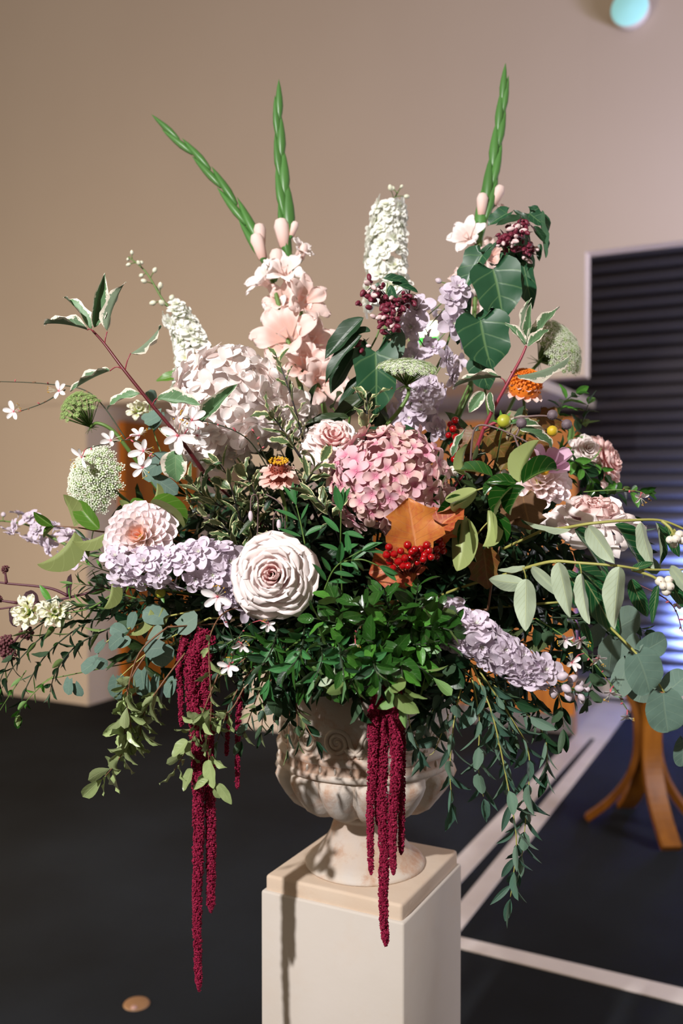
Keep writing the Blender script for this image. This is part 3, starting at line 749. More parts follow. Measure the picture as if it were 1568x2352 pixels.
def hydrangea(name, label, c, axis, rx, ry, rz, mat, nf, fs, seed=3, lobes=None):
    """dome of florets; rx right, ry depth, rz up (world), only away from the stem"""
    r = random.Random(seed); c = Vector(c); root = thing(name, label, 'flower', c); ax = Vector(axis).normalized()
    cores = lobes or [(Vector((0, 0, 0)), 1.0)]
    mb = MB()
    for off, s in cores: ball(mb, off, 0.80*s, 16, 10, sq=(rx, ry, rz))
    link('core', mb.mesh('core', mat), root, Matrix.Translation(c))
    for k in range(nf):
        z = 1 - 2*(k + .5)/nf; rr = math.sqrt(1 - z*z); th = k*2.39996
        d = Vector((rr*math.cos(th), rr*math.sin(th), z))
        if d.dot(ax) < -0.35: continue
        off, s = cores[k % len(cores)]
        p = c + off + Vector((d.x*rx, d.y*ry, d.z*rz))*s*r.uniform(.90, 1.05)
        if any(((p - c - o2).x/(rx*s2))**2 + ((p - c - o2).y/(ry*s2))**2 + ((p - c - o2).z/(rz*s2))**2 < 0.75 for o2, s2 in cores if o2 is not off): continue
        nrm = (d + Vector((r.uniform(-.5, .5), r.uniform(-.5, .5), r.uniform(-.5, .5)))).normalized()
        link('floret', hyd_floret(mat, r.randrange(5)), root, zframe(p, nrm, r.uniform(0, 6), fs*r.uniform(.8, 1.15)))
    mb = MB(); tube(mb, [c - ax*0.03, c - ax*0.10 + Vector((0, 0, -.04))], .004, .004, 6); link('stem', mb.mesh('stem', S_green), root)
    return root
def delphinium(name, label, path, rads, nf, fs, mat, budmat, nb=12, seed=4, tfl=(0, .7), stem=S_green, group=None, cat='flower', bs=0.012):
    """florets around the spike for t in tfl, buds beyond; path from base to tip"""
    r = random.Random(seed); W = smooth_path([P(*q) for q in path], 8); root = thing(name, label, cat, W[0], group)
    mb = MB(); tube(mb, W, .0035, .0012, 6); link('stem', mb.mesh('stem', stem), root); root_stem(root, W[0], stem, .003)
    def at(t):
        f = t*(len(W) - 1); i = min(int(f), len(W) - 2); return W[i].lerp(W[i + 1], f - i), (W[i + 1] - W[i]).normalized()
    for k in range(nf):
        t = tfl[0] + (tfl[1] - tfl[0])*(k + .5)/nf; p, T = at(t); q = T.to_track_quat('Z', 'Y'); a = k*2.4 + r.uniform(-.3, .3)
        S = q @ Vector((math.cos(a), math.sin(a), 0)); f = (t - tfl[0])/(tfl[1] - tfl[0]); R = (rads[0] + (rads[1] - rads[0])*f)
        if S.y > 0.75: continue
        pp = p + S*R; d = (S + T*.25 + Vector((r.uniform(-.35, .35), r.uniform(-.35, .35), r.uniform(-.35, .35)))).normalized()
        link('floret', del_floret(mat, r.randrange(4)), root, zframe(pp, d, r.uniform(0, 6), fs*(1 - .25*f)*r.uniform(.85, 1.15)))
    for k in range(nb):
        t = tfl[1] + (1 - tfl[1])*(k + .5)/nb; p, T = at(t); q = T.to_track_quat('Z', 'Y'); a = k*2.4
        S = q @ Vector((math.cos(a), math.sin(a), 0)); f = k/max(nb - 1, 1); ln = rads[1]*(.95 - .5*f)
        e = p + (S*.9 + T*.5)*ln
        if k % 1 == 0:
            mb = MB(); tube(mb, [p, p.lerp(e, .6) + T*ln*.08, e], .0009, .0009, 4); link('pedicel', mb.mesh('pedicel', stem), root)
        link('bud', bud_mesh(budmat, 0), root, zframe(e, S + T*.6, 0, bs*(1.15 - .45*f)))
    return root
def umbel_mesh(mat, v, n=26, core=M_umbg):
    k = ('umb', mat.name, v)
    if k not in FC:
        r = random.Random(v + 40); mb = MB(); ball(mb, (0, 0, -.25), .55, 8, 5, 1, (1, 1, .55))
        for i in range(n):
            rr = math.sqrt((i + .5)/n); th = i*2.4; x, y = rr*math.cos(th), rr*math.sin(th); z = .35*(1 - rr*rr) + r.uniform(-.08, .08)
            s = .15*r.uniform(.8, 1.2); ph = r.uniform(0, 3); nx, ny = x*.5, y*.5
            for q in range(5):
                a = ph + q*2*PI/5; ca, sa = math.cos(a), math.sin(a); px_, py_ = x + ca*s*.62, y + sa*s*.62
                mb.add([(x, y, z), (px_ - sa*s*.36, py_ + ca*s*.36, z + .05), (px_ + ca*s*.45, py_ + sa*s*.45, z + .03), (px_ + sa*s*.36, py_ - ca*s*.36, z + .05)], [(0, 3, 2, 1)], None, 0)
            mb.add([(x - .03, y, z), (x + .03, y, z), (x*.35, y*.35, -.5)], [(0, 1, 2)], None, 1)
        FC[k] = mb.mesh('umbellet', [mat, core], False)
    return FC[k]
def umbel(name, label, c, axis, R, depth, nu_, us, mat, stempts, seed=5, elong=1.0, core=M_umbg, stem=S_green, dome=0.5, ri=0.0):
    r = random.Random(seed); c = Vector(c); ax = Vector(axis).normalized(); root = thing(name, label, 'flower', c); hub = c - ax*depth
    q = ax.to_track_quat('Z', 'Y'); rays = MB()
    for k in range(nu_):
        rr = math.sqrt((k + .5)/nu_); th = k*2.4
        loc = Vector((R*rr*math.cos(th)*elong, R*rr*math.sin(th), dome*R*(1 - rr**2.2) + r.uniform(-.04, .04)*R))
        p = c + q @ loc; d = (p - hub).normalized()
        link('umbellet', umbel_mesh(mat, r.randrange(4), core=core), root, zframe(p, d + ax*.3, r.uniform(0, 6), us*r.uniform(.8, 1.15)))
        tube(rays, [hub, hub.lerp(p, .5) + d*.001, p - d*us*.3], .0007, .0006, 4)
    o = link('rays', rays.mesh('rays', stem), root)
    W = smooth_path([hub] + [P(*s) for s in stempts], 8); mb = MB(); tube(mb, W, .0028, .0038, 7); link('stem', mb.mesh('stem', stem), root)
    for k in range(8):
        a = k*PI/4; e = hub + (q @ Vector((math.cos(a), math.sin(a), -.5)))*R*.35
        mb = MB(); tube(mb, [hub, hub.lerp(e, .5), e], .0008, .0003, 4); link('bract', mb.mesh('bract', stem), root)
    return root
GP = [flat_petal(F_gaura, 1, .44, .3, .25, .75, .5, seed=q) for q in range(3)]
def gaura_bloom(root, c, axis, s, r, petals=4):
    M0 = zframe(c, axis, 0)
    spin = r.uniform(0, 6)
    for k in range(petals):
        a = spin + (k - 1.5)*(2*PI/petals if petals > 4 else 1.05)
        link('petal', GP[k % 3], root, M0 @ Matrix.Rotation(a, 4, 'Z') @ Matrix.Rotation(r.uniform(-.1, .4), 4, 'X') @ Matrix.Scale(s*r.uniform(.85, 1.1), 4))
    mb = MB()
    for k in range(6):
        a = spin + PI + r.uniform(-.6, .6); e = Vector((math.sin(-a)*.75, math.cos(a)*.75, .5 + r.uniform(-.2, .2)))*s
        tube(mb, [Vector((0, 0, 0)), e*.5 + Vector((0, 0, .1*s)), e], s*.012, s*.012, 3); ball(mb, e, s*.045, 5, 4, 1, (1, 1, 1.6))
    link('stamens', mb.mesh('stamens', [M_budw, M_yel]), root, M0)
    mb = MB(); tube(mb, [Vector((0, 0, .05*s)), Vector((0, 0, -.35*s))], s*.09, s*.05, 6); link('calyx', mb.mesh('calyx', M_gcl), root, M0)
def gaura(name, label, path, blooms, seed=6, buds=6, r0=.0012, mat=S_dark, group=None):
    r = random.Random(seed); W = smooth_path([P(*q) for q in path], 7); root = thing(name, label, 'flower', W[0], group)
    mb = MB(); tube(mb, W, r0, r0*.6, 5); link('stem', mb.mesh('stem', mat), root)
    for (px, py, Z, size, ax) in blooms:
        c = P(px, py, Z); near = min(W, key=lambda w: (w - c).length)
        if (near - c).length > .004:
            mb = MB(); tube(mb, [near, near.lerp(c, .5) + Vector((0, 0, .004)), c], r0*.8, r0*.7, 4); link('pedicel', mb.mesh('pedicel', M_gcl), root)
        gaura_bloom(root, c, ax, size*Z/F_PX, r)
    for k in range(buds):
        i = int(len(W)*(.35 + .65*(k + .5)/buds)); i = min(i, len(W) - 1)
        d = Vector((r.uniform(-1, 1), r.uniform(-1, 0), r.uniform(-.8, 1))).normalized()
        link('bud', bud_mesh(M_gcl if k % 2 else S_brown, 0), root, zframe(W[i], d, 0, .0075*r.uniform(.7, 1.2)) @ Matrix.Diagonal((.5, .5, 1, 1)))
    return root
BR = [leafmesh('lance', M_gladleaf, q) for q in range(3)]
def gladiolus(name, label, path, n_bract, flowers, buds, seed=8, w=1.0, t0=.0):
    """path base->tip; green overlapping bracts over t0..1; flowers (px,py,Z,size,axis)"""
    r = random.Random(seed); W = smooth_path([P(*q) for q in path], 9); root = thing(name, label, 'flower', W[0])
    mb = MB(); tube(mb, W, .0055, .0012, 7); link('stem', mb.mesh('stem', S_green), root); root_stem(root, W[0], S_green, .005)
    def sheath(L, wd):
        mb = MB(); lathe(mb, [(.001, 0), (.10*wd, .04), (.17*wd, .18), (.22*wd, .36), (.19*wd, .56), (.11*wd, .80), (.001, 1.0)], 8)
        return mb.mesh('bract', M_gladleaf)
    SH = FC.setdefault('sheath', sheath(1, 1)); SH.name = 'bract'
    tot = sum((W[i + 1] - W[i]).length for i in range(len(W) - 1))
    for k in range(n_bract):
        f = k/(n_bract - 1); t = t0 + (.965 - t0)*f; i = min(int(t*(len(W) - 1)), len(W) - 2); p = W[i].lerp(W[i + 1], t*(len(W) - 1) - i)
        T = (W[min(i + 2, len(W) - 1)] - W[i]).normalized(); side = T.cross(Vector((0, -1, 0))).normalized()*(1 if k % 2 else -1)
        L = (.105 - .030*f)*w; d = (T + side*(.085 - .06*f)).normalized()
        link('bract', SH, root, zframe(p - T*L*.42 + side*.002, d, 0, L) @ Matrix.Diagonal((.50 - .08*f, .36, 1, 1)))
    for (px, py, px2, py2, Z) in buds:
        b = P(px, py, Z); e = P(px2, py2, Z); ln = (e - b).length
        mb = MB(); lathe(mb, [(.001, 0), (.16, .1), (.2, .4), (.24, .75), (.17, .93), (.001, 1.0)], 8)
        bo = link('bud', mb.mesh('bud', F_peach), root, zframe(b, e - b, 0, ln))
        link('bract', SH, root, zframe(b - (e - b)*.12, e - b, 0, ln*.85) @ Matrix.Diagonal((.9, .7, 1, 1)))
    for fi, (px, py, Z, size, ax) in enumerate(flowers):
        c = P(px, py, Z); s = size*Z/F_PX; M0 = zframe(c, ax, r.uniform(0, 6))
        mb = MB(); lathe(mb, [(.05, -.75), (.11, -.45), (.2, -.15), (.30, .05)], 10)
        fl_ = link('flower_throat', mb.mesh('flower_throat', F_peach), root, M0 @ Matrix.Scale(s, 4))
        pv = [cup_petal(.12*s, .62*s, .62*s, .55*s, .68, F_peach if fi % 3 else F_blush, .05*s, seed*50 + fi*5 + q, rnd_k=.25, droop=.2*s) for q in range(3)]
        for k in range(6):
            o = link('petal', pv[k % 3], fl_, M0 @ Matrix.Translation((0, 0, -.12*s)) @ Matrix.Rotation(k*PI/3 + r.uniform(-.1, .1), 4, 'Z') @ Matrix.Rotation(.12*(k % 2), 4, 'Y'))
        near = min(W, key=lambda w_: (w_ - c).length)
        if (near - c).length > s*.3:
            mb = MB(); tube(mb, [near, c - Vector(ax).normalized()*s*.6], .003, .003, 5); link('pedicel', mb.mesh('pedicel', S_green), root)
    return root
def berries(name, label, cat, center, pts, rad, mat, stem_mat, seed=9, sub='berry', tip=True):
    r = random.Random(seed); c = P(*center); root = thing(name, label, cat, c)
    mb = MB(); ball(mb, (0, 0, 0), 1, 14, 10); 
    if tip: ball(mb, (0, 0, .98), .12, 6, 4, 1)
    bme = mb.mesh(sub, [mat, M_cone])
    for (x, y, Z) in pts:
        p = P(x, y, Z); link(sub, bme, root, zframe(p, (p - c) + Vector((0, -.02, .001)), 0, rad*r.uniform(.88, 1.1)))
        mb = MB(); tube(mb, [c, c.lerp(p, .6) + Vector((0, .004, 0)), p], .0009, .0007, 4); link('pedicel', mb.mesh('pedicel', stem_mat), root)
    return root
def amaranth(name, label, path, r0, r1, seed, group=None, dens=1.0):
    r = np.random.RandomState(seed); W = smooth_path([P(*q) for q in path], 10)
    root = thing(name, label, 'flower', W[0], group)
    L = np.array([list(w) for w in W]); seg = np.linalg.norm(np.diff(L, axis=0), axis=1); cum = np.concatenate([[0], np.cumsum(seg)]); tot = cum[-1]
    mb = MB(); tube(mb, W, r0*.72, r1*.5, 8); link('core_stem', mb.mesh('core_stem', F_amar), root)
    n = int(tot*(r0 + r1)*.5*2*PI/(.0016**2)*.40*dens) + 60
    # knobbly clumps along the tassel
    ncl = max(6, int(tot/.009)); clt = (np.arange(ncl) + r.uniform(-.3, .3, ncl))/ncl
    V = []; F = []
    octv = np.array([(1,0,0),(-1,0,0),(0,1,0),(0,-1,0),(0,0,1),(0,0,-1)], float)
    octf = [(0,2,4),(2,1,4),(1,3,4),(3,0,4),(2,0,5),(1,2,5),(3,1,5),(0,3,5)]
    for k in range(n):
        t = r.uniform(0, 1); s = t*tot; i = min(np.searchsorted(cum, s, side='right') - 1, len(L) - 2); f = (s - cum[i])/max(seg[i], 1e-9)
        p = L[i]*(1 - f) + L[i + 1]*f; T = (L[i + 1] - L[i])/max(seg[i], 1e-9)
        a = r.uniform(0, 2*PI); u = np.cross(T, (0.2, 1, .1)); u /= np.linalg.norm(u); w = np.cross(T, u)
        R = (r0 + (r1 - r0)*t**1.1)*(1 if t < .97 else (1 - t)/.03*.8 + .2)
        cl = .84 + .18*abs(math.sin(t*ncl*PI*.5 + 2.2*math.sin(a + t*9))) + .10*math.sin(3*a + t*60)
        rr = R*cl*(.82 + .2*r.uniform()); q = p + (u*math.cos(a) + w*math.sin(a))*rr
        sz = .00150*r.uniform(.7, 1.35); o = len(V)
        rot = r.normal(size=(3, 3)); rot, _ = np.linalg.qr(rot)
        V += [tuple(x) for x in (octv*(sz, sz, sz*1.5)) @ rot + q]
        F += [tuple(j + o for j in ff) for ff in octf]
    me = mkmesh('tassel', V, F, F_amar, None, False); o = link('tassel', me, root); o['kind'] = 'stuff'
    return root

# ================================================================== the arrangement
V3 = Vector
CEN = P(838, 1360, 1.70)
# ---- filler greenery radiating out of the urn (dense dark inside of the arrangement)
def filler(label, zone, nst, kinds, seed, nl=30, l=(62, 54), reach=(.72, 1.0), elr=(-.2, 1.0)):
    r = random.Random(seed); root = None
    for k in range(nst):
        th = zone[0] + (zone[1] - zone[0])*(k + r.uniform(.1, .9))/nst   # angle in the picture plane, 0 = right, 90 = up
        el = elr[0] + (elr[1] - elr[0])*((k*.618 + r.uniform(0, .3)) % 1.0)  # towards the viewer
        c, s = math.cos(math.radians(th)), math.sin(math.radians(th))
        f = r.uniform(*reach)
        rx, rz = .42, (.30 if s > 0 else .20)
        fr = math.sqrt(max(0, 1 - (el*.8)**2))
        e = CEN + V3((c*rx*f*fr, -.26*el*f, s*rz*f*fr + .02))
        b = V3((0.04 + c*.06, 1.73 - .05*el, 1.22)); m_ = b.lerp(e, .55) + V3((0, 0, .05))
        if root is None: root = thing('greenery', label, 'foliage', b)
        W = smooth_path([b, m_, e], 7)
        mb = MB(); tube(mb, W, .0025, .0012, 5); link('stem', mb.mesh('stem', S_dark), root)
        mt, shp = kinds[k % len(kinds)]
        grow(root, W, dict(n=nl, mat=mt, shape=shp, l0=l[0], l1=l[1]*.9, ang=60, t0=.3, t1=1.0, arr='opp', Z=1.55, face=.5, droop=.25))
KA = [(M_dark, 'ovate'), (M_dark2, 'lance'), (M_dark, 'broad')]; KB = [(M_dark, 'lance'), (M_dark, 'ovate'), (M_dark, 'oval')]
for lb, z, n, k in (
    ('behind the large ruffled rose on the right', (5, 30), 8, KA), ('behind the bronze autumn leaves on the upper right', (30, 55), 8, KA),
    ('under the big ivy leaves at the upper right of centre', (55, 80), 7, KA), ('behind the small pink garden rose at the centre', (80, 103), 7, KA),
    ('right of the blush hydrangea around the cream-edged sprig', (103, 128), 7, KA), ('under and left of the blush hydrangea', (128, 152), 7, KA),
    ('around the left lace flower and the creamy dahlia', (152, 178), 7, KA), ('under the left dahlia by the round eucalyptus', (178, 208), 7, KB),
    ('between the left red tassels and the urn rim', (208, 242), 7, KB), ('right above the urn rim in the middle', (242, 280), 8, KB),
    ('above the urn rim under the drooping lilac delphinium', (280, 322), 8, KB), ('behind the grey-backed branches on the right', (322, 365), 8, KB)):
    filler('dark green leafy stems ' + lb, z, n, k, int(z[0]) + 11, reach=(.72, 1.0) if z[0] < 178 else (.6, .95))
filler('large dark leaves deep in the middle of the arrangement around the pink hydrangea', (0, 360), 9, KA, 91, nl=24, l=(90, 84), reach=(.25, .55), elr=(.3, .8))

filler('dense dark leaves at the back of the right half of the arrangement', (-14, 66), 20, KA, 131, nl=28, l=(92, 84), reach=(.55, .9), elr=(-.5, .3))
filler('dense dark leaves at the back of the left half of the arrangement', (95, 200), 18, KA, 132, nl=28, l=(80, 70), reach=(.5, .85), elr=(-.5, .3))
filler('dark leaves jutting forward over the urn rim in the shade', (235, 305), 16, KB, 133, nl=30, l=(66, 60), reach=(.8, 1.2), elr=(.7, 1.1))

# ---- hydrangeas
hydrangea('hydrangea', 'large pink hydrangea head at the centre with mauve and dusty florets', P(893, 1108, 1.47), (0, -.85, .45), .088, .075, .080, F_hyd, 190, .0215, 3)
hw = P(545, 935, 1.58)
hydrangea('hydrangea', 'large pale blush white hydrangea head on the upper left below the gladioli', hw, (-.1, -.8, .5), .088, .075, .078, F_blush, 330, .031, 5,
          [(V3((-.015, -.01, .012)), 1.0), (V3((-.035, 0, -.035)), .75), (V3((.045, .02, -.01)), .7)])
# ---- roses
rose('rose', 'large open pale pink rose with a deeper pink heart at the lower centre left', 'flower', P(628, 1322, 1.40), (-.06, -1, .16), .064, [F_rose, F_roseD, S_green], ROSE_L, 2, wav=.0022)
rose('rose', 'soft pink open garden rose between the two hydrangeas', 'flower', P(765, 1018, 1.50), (.1, -.72, .68), .052, [F_rose, F_roseD, S_green], OPEN_L, 6)
rose('rose', 'large ruffled pale pink rose on the right above the grey-backed leaves', 'flower', P(1362, 1200, 1.52), (.05, -.35, .93), .072, [F_rose, F_roseD, S_green], OPEN_L, 9, wav=.007)
rose('rose', 'blurred dusky pink rose at the far right edge against the dark shutter', 'flower', P(1388, 1060, 1.75), (.75, -.5, .3), .052, [F_roseD, F_roseD, S_green], OPEN_L, 12)
# small blush bits behind
rose('rose', 'pale pink rose half hidden behind the leaves below the right dahlia', 'flower', P(1345, 1035, 1.72), (.2, -.8, .3), .032, [F_rose, F_rose, S_green], OPEN_L, 15)

# ---- dahlias
DP = {}
def dahlia(name, label, c, axis, R, mats, n=95, seed=2, bias=None):
    r = random.Random(seed); root = thing(name, label, 'flower', c); M0 = zframe(c, axis, 0)
    for k in range(n):
        f = math.sqrt((k + .5)/n); th = k*2.39996
        L = R*(.28 + .56*f); tilt = math.radians(80 - 88*f + r.uniform(-7, 7)); rr = R*.28*f
        key = (mats[1 if f < .33 else 0].name, k % 3)
        if key not in DP: DP[key] = flat_petal(mats[1 if f < .33 else 0], 1, .62, .38, .22, .62, .30, seed=k % 3)
        M = M0 @ Matrix.Rotation(th, 4, 'Z') @ Matrix.Translation((0, rr, R*.16*(1 - f))) @ Matrix.Rotation(tilt, 4, 'X') @ Matrix.Scale(L, 4)
        link('petal', DP[key], root, M)
    mb = MB(); ball(mb, (0, 0, -.02*R), R*.25, 12, 8, sq=(1, 1, .6)); link('receptacle', mb.mesh('receptacle', M_pod), root, M0)
dahlia('dahlia', 'creamy pale pink dahlia with a peach heart on the left beside the white lace flower', P(325, 1235, 1.47), (-.12, -.93, .32), .057, [F_dahl, F_dahlD], 66, 2)
dahlia('dahlia', 'white and pink dahlia tilted away on the right, partly behind olive leaves', P(1238, 1108, 1.60), (.1, -.7, .45), .053, [F_dahl, F_dahl], 56, 4)
# mauve pink petals above right dahlia
an = thing('anemone', 'mauve pink anemone with curled petals over the right dahlia', 'flower', P(1245, 1062, 1.56))
for k, (x, y, L, d) in enumerate(((1262, 1078, 62, (.75, -.3, .35)), (1262, 1080, 55, (.4, -.4, .7)), (1250, 1075, 58, (-.6, -.3, .6)), (1235, 1080, 55, (-.8, -.5, .1)), (1258, 1085, 52, (.8, -.5, -.1)))):
    link('petal', flat_petal(F_pinkD, 1, .8, .4, .4, .6, .4, seed=k), an, frame(P(x, y, 1.56), d, (0, -.6, .8), L*1.56/F_PX))
mb = MB(); ball(mb, (0, 0, 0), .009, 8, 6); link('centre', mb.mesh('centre', M_yel), an, Matrix.Translation(P(1250, 1080, 1.56)))

# ---- zinnias
def zinnia(label, c, axis, R, petals, conem, topm, cone_h, seed, cs=1.0):
    r = random.Random(seed); root = thing('zinnia', label, 'flower', c); M0 = zframe(c, axis, 0)
    zp = [flat_petal(petals, 1, .58, .25, -.15, .6, .3, notch=.06, seed=q, wave=.03) for q in range(3)]
    for row, (n, L, tilt, z) in enumerate(((13, .72, -.12, 0), (12, .62, .05, .012*R/.03))):
        for k in range(n):
            a = 2*PI*k/n + row*.2 + r.uniform(-.08, .08)
            link('petal', zp[k % 3], root, M0 @ Matrix.Rotation(a, 4, 'Z') @ Matrix.Translation((0, R*.28, z)) @ Matrix.Rotation(tilt + r.uniform(-.12, .08), 4, 'X') @ Matrix.Scale(L*R*r.uniform(.9, 1.1), 4))
    mb = MB(); lathe(mb, [(.001, -.1), (.40, -.08), (.45, .12), (.42, cone_h*.55), (.28, cone_h*.85), (.001, cone_h)], 20)
    for k in range(150):
        f = k/150; a = k*2.4; rr = .44*math.sqrt(f) if f < .5 else .46; z = cone_h*(1 - .7*f*f) if f < .5 else cone_h*(.85 - 1.4*(f - .5))
        rr = min(rr, .45); ball(mb, (rr*math.cos(a), rr*math.sin(a), z), .035, 5, 3, 0)
    link('cone', mb.mesh('cone', conem), root, M0 @ Matrix.Scale(R*cs, 4))
    mb = MB()
    for k in range(46 if topm is not conem else 130):
        a = k*2.4; rr = (.30 + .14*math.sin(k*1.7)) if topm is not conem else .46*math.sqrt(k/130); z = cone_h*(.98 if topm is not conem else 1.0 - .6*(k/130)**2)
        for q in range(4):
            aq = q*PI/2 + k; mb.add([(rr*math.cos(a), rr*math.sin(a), z), (rr*math.cos(a) + .07*math.cos(aq) , rr*math.sin(a) + .07*math.sin(aq), z + .05), (rr*math.cos(a) + .07*math.cos(aq + .9), rr*math.sin(a) + .07*math.sin(aq + .9), z + .05)], [(0, 1, 2)])
        ball(mb, (rr*math.cos(a), rr*math.sin(a), z), .05, 5, 3)
    link('florets', mb.mesh('florets', topm), root, M0 @ Matrix.Scale(R*cs, 4))
    mb = MB(); b = M0 @ V3((0, 0, -.05*R)); tube(mb, [b, b + V3((.01, .03, -.05)), b + V3((.01, .05, -.12))], .003, .003, 6); link('stem', mb.mesh('stem', S_green), root)
zinnia('pink zinnia with a tall dark cone ringed by yellow florets at the centre left', P(640, 1100, 1.46), (.02, -.42, .90), .033, F_zinn, M_cone, M_yel, .95, 3)
zinnia('bright orange domed zinnia with peach petals on the upper right', P(1202, 902, 1.66), (.12, -.42, .88), .036, F_peach, M_org, M_org, .62, 4, 1.75)

# ---- delphiniums
delphinium('delphinium', 'lilac delphinium spike lying under the left dahlia', [(560, 1350, 1.50), (500, 1300, 1.47), (400, 1305, 1.44), (270, 1300, 1.45)], (.030, .020), 38, .031, F_lilac, M_budl, 0, 4, (0.12, 1.0))
delphinium('delphinium', 'short lilac delphinium piece tucked beside the left of the large rose', [(545, 1400, 1.50), (505, 1345, 1.47), (520, 1300, 1.46)], (.018, .012), 16, .024, F_lilac, M_budl, 0, 5, (0, 1.0))
delphinium('delphinium', 'lilac delphinium spike drooping to the lower right with round buds at its tip', [(1010, 1430, 1.47), (1080, 1455, 1.42), (1180, 1520, 1.40), (1265, 1560, 1.40), (1335, 1592, 1.41)], (.026, .012), 38, .033, F_lilac, M_budl, 16, 6, (0, .72), bs=.017)
for (x, y, Z) in ((0, 0, 0),): pass
delphinium('delphinium', 'lilac delphinium spike standing at the upper centre between the ivy leaves', [(965, 1010, 1.62), (945, 930, 1.64), (1000, 850, 1.66), (1035, 760, 1.68), (1045, 650, 1.70)], (.040, .030), 24, .027, F_lilac, M_budl, 3, 7, (0, .95))
delphinium('delphinium', 'blurred lilac delphinium spike reaching out at the far left edge', [(190, 1270, 1.70), (120, 1235, 1.72), (60, 1205, 1.74), (-10, 1195, 1.76)], (.022, .016), 16, .024, F_lilac, M_budl, 5, 8, (0.0, .85))
delphinium('delphinium', 'white delphinium spike on the upper left with a curved tip of buds', [(440, 890, 1.75), (440, 800, 1.77), (415, 740, 1.79), (375, 690, 1.80), (335, 625, 1.81), (295, 590, 1.82)], (.028, .018), 46, .026, F_white, M_budw, 13, 9, (0, .50), bs=.013)
delphinium('delphinium', 'white delphinium spike standing at the top centre with a small bud tip', [(888, 700, 1.85), (888, 600, 1.86), (890, 520, 1.87), (900, 470, 1.87), (915, 438, 1.87)], (.036, .024), 56, .030, F_white, M_budw, 5, 10, (0, .74), bs=.013)

dlt = [o for o in COL.objects if str(o.get('label', '')).startswith('lilac delphinium spike standing')][0]
for k, (x, y, s, ax) in enumerate(((958, 712, .034, (-.4, -.8, .3)), (945, 752, .030, (-.3, -.9, -.1)), (1040, 745, .030, (.3, -.9, .1)), (1036, 690, .030, (.2, -.9, .4)), (1052, 662, .026, (.1, -.9, .5)), (950, 822, .032, (-.3, -.9, .2)), (1022, 826, .026, (.7, -.6, .1)), (975, 900, .036, (.1, -.9, .1)), (940, 960, .032, (-.2, -.9, 0)), (1000, 985, .026, (.4, -.8, 0)))):
    c_ = P(x, y, 1.62); link('floret', del_floret(F_lilac, k % 4), dlt, zframe(c_, ax, k, s))
    mb = MB(); tube(mb, [c_ + V3((0, .006, 0)), P(985 if y < 900 else 955, y + 60, 1.65)], .0012, .0012, 4); link('pedicel', mb.mesh('pedicel', S_green), dlt)

# ---- gladioli
gladiolus('gladiolus', 'gladiolus spike leaning to the left with green buds and peach flowers below', [(720, 1000, 1.70), (655, 760, 1.76), (610, 600, 1.80), (545, 480, 1.83), (462, 372, 1.86), (372, 290, 1.88)], 8,
          [(605, 645, 1.78, 52, (-.7, -.5, .55)), (660, 775, 1.73, 92, (-.35, -.9, .35)), (700, 840, 1.72, 70, (.1, -.9, .2)), (640, 715, 1.79, 50, (-.6, -.7, .3))], [(605, 600, 585, 535, 1.80), (600, 575, 595, 512, 1.81)], 8, 1.15, .46)
gladiolus('gladiolus', 'upright gladiolus spike at the centre left with pale pink open flowers', [(760, 1000, 1.70), (715, 820, 1.74), (675, 640, 1.78), (655, 480, 1.80), (643, 350, 1.82), (637, 222, 1.83)], 8,
          [(655, 625, 1.77, 56, (.0, -.9, .5)), (698, 695, 1.74, 68, (.6, -.8, .3)), (650, 690, 1.78, 50, (-.3, -.9, .3)), (690, 575, 1.79, 36, (.6, -.5, .6)), (715, 790, 1.74, 66, (.4, -.9, .1)), (738, 880, 1.70, 70, (.4, -.9, .15))], [(655, 575, 643, 500, 1.79), (690, 600, 700, 560, 1.78), (668, 545, 680, 508, 1.79), (632, 640, 636, 570, 1.78)], 9, 1.15, .52)
gladiolus('gladiolus', 'upright gladiolus spike on the right with pale green buds and a peach flower', [(1080, 900, 1.74), (1090, 700, 1.78), (1108, 520, 1.81), (1130, 400, 1.83), (1148, 280, 1.85), (1160, 187, 1.86)], 9,
          [(1075, 545, 1.79, 52, (-.5, -.85, .4)), (1130, 590, 1.80, 50, (.4, -.85, .2)), (1150, 490, 1.84, 32, (.6, -.5, .6)), (1088, 700, 1.79, 60, (-.3, -.9, -.3)), (1060, 640, 1.80, 34, (-.5, -.6, .5))], [(1105, 500, 1108, 442, 1.81), (1130, 475, 1152, 425, 1.82)], 10, 1.15, .42)

# ---- lace flowers (umbels)
umbel('lace_flower', 'big white lace flower head on the left above the dahlia', P(222, 1105, 1.56), (-.25, -.9, .25), .058, .06, 70, .0105, M_umb, [(330, 1180, 1.62), (500, 1300, 1.68)], 5, .8, dome=.75)
umbel('lace_flower', 'small green lace flower head on a curved green stem at the upper left', P(185, 942, 1.60), (-.35, -.45, .8), .037, .035, 60, .0062, M_umbg, [(225, 972, 1.60), (260, 990, 1.60), (300, 1040, 1.61), (420, 1200, 1.66)], 6, .95, dome=.8)
umbel('lace_flower', 'flat green and white lace flower head on a curved stem at the centre', P(935, 846, 1.50), (.05, -.32, .95), .050, .028, 80, .0066, M_umb, [(938, 905, 1.50), (915, 945, 1.50), (880, 990, 1.51), (850, 1080, 1.58)], 7, 1.0, dome=.25)
umbel('lace_flower', 'pale lace flower head facing away on the upper right beside the shutter', P(1280, 798, 1.78), (.55, -.62, .42), .062, .05, 90, .0100, M_umb, [(1240, 830, 1.77), (1200, 880, 1.75), (1140, 1000, 1.68)], 8, .95, core=M_umbd, dome=.5)

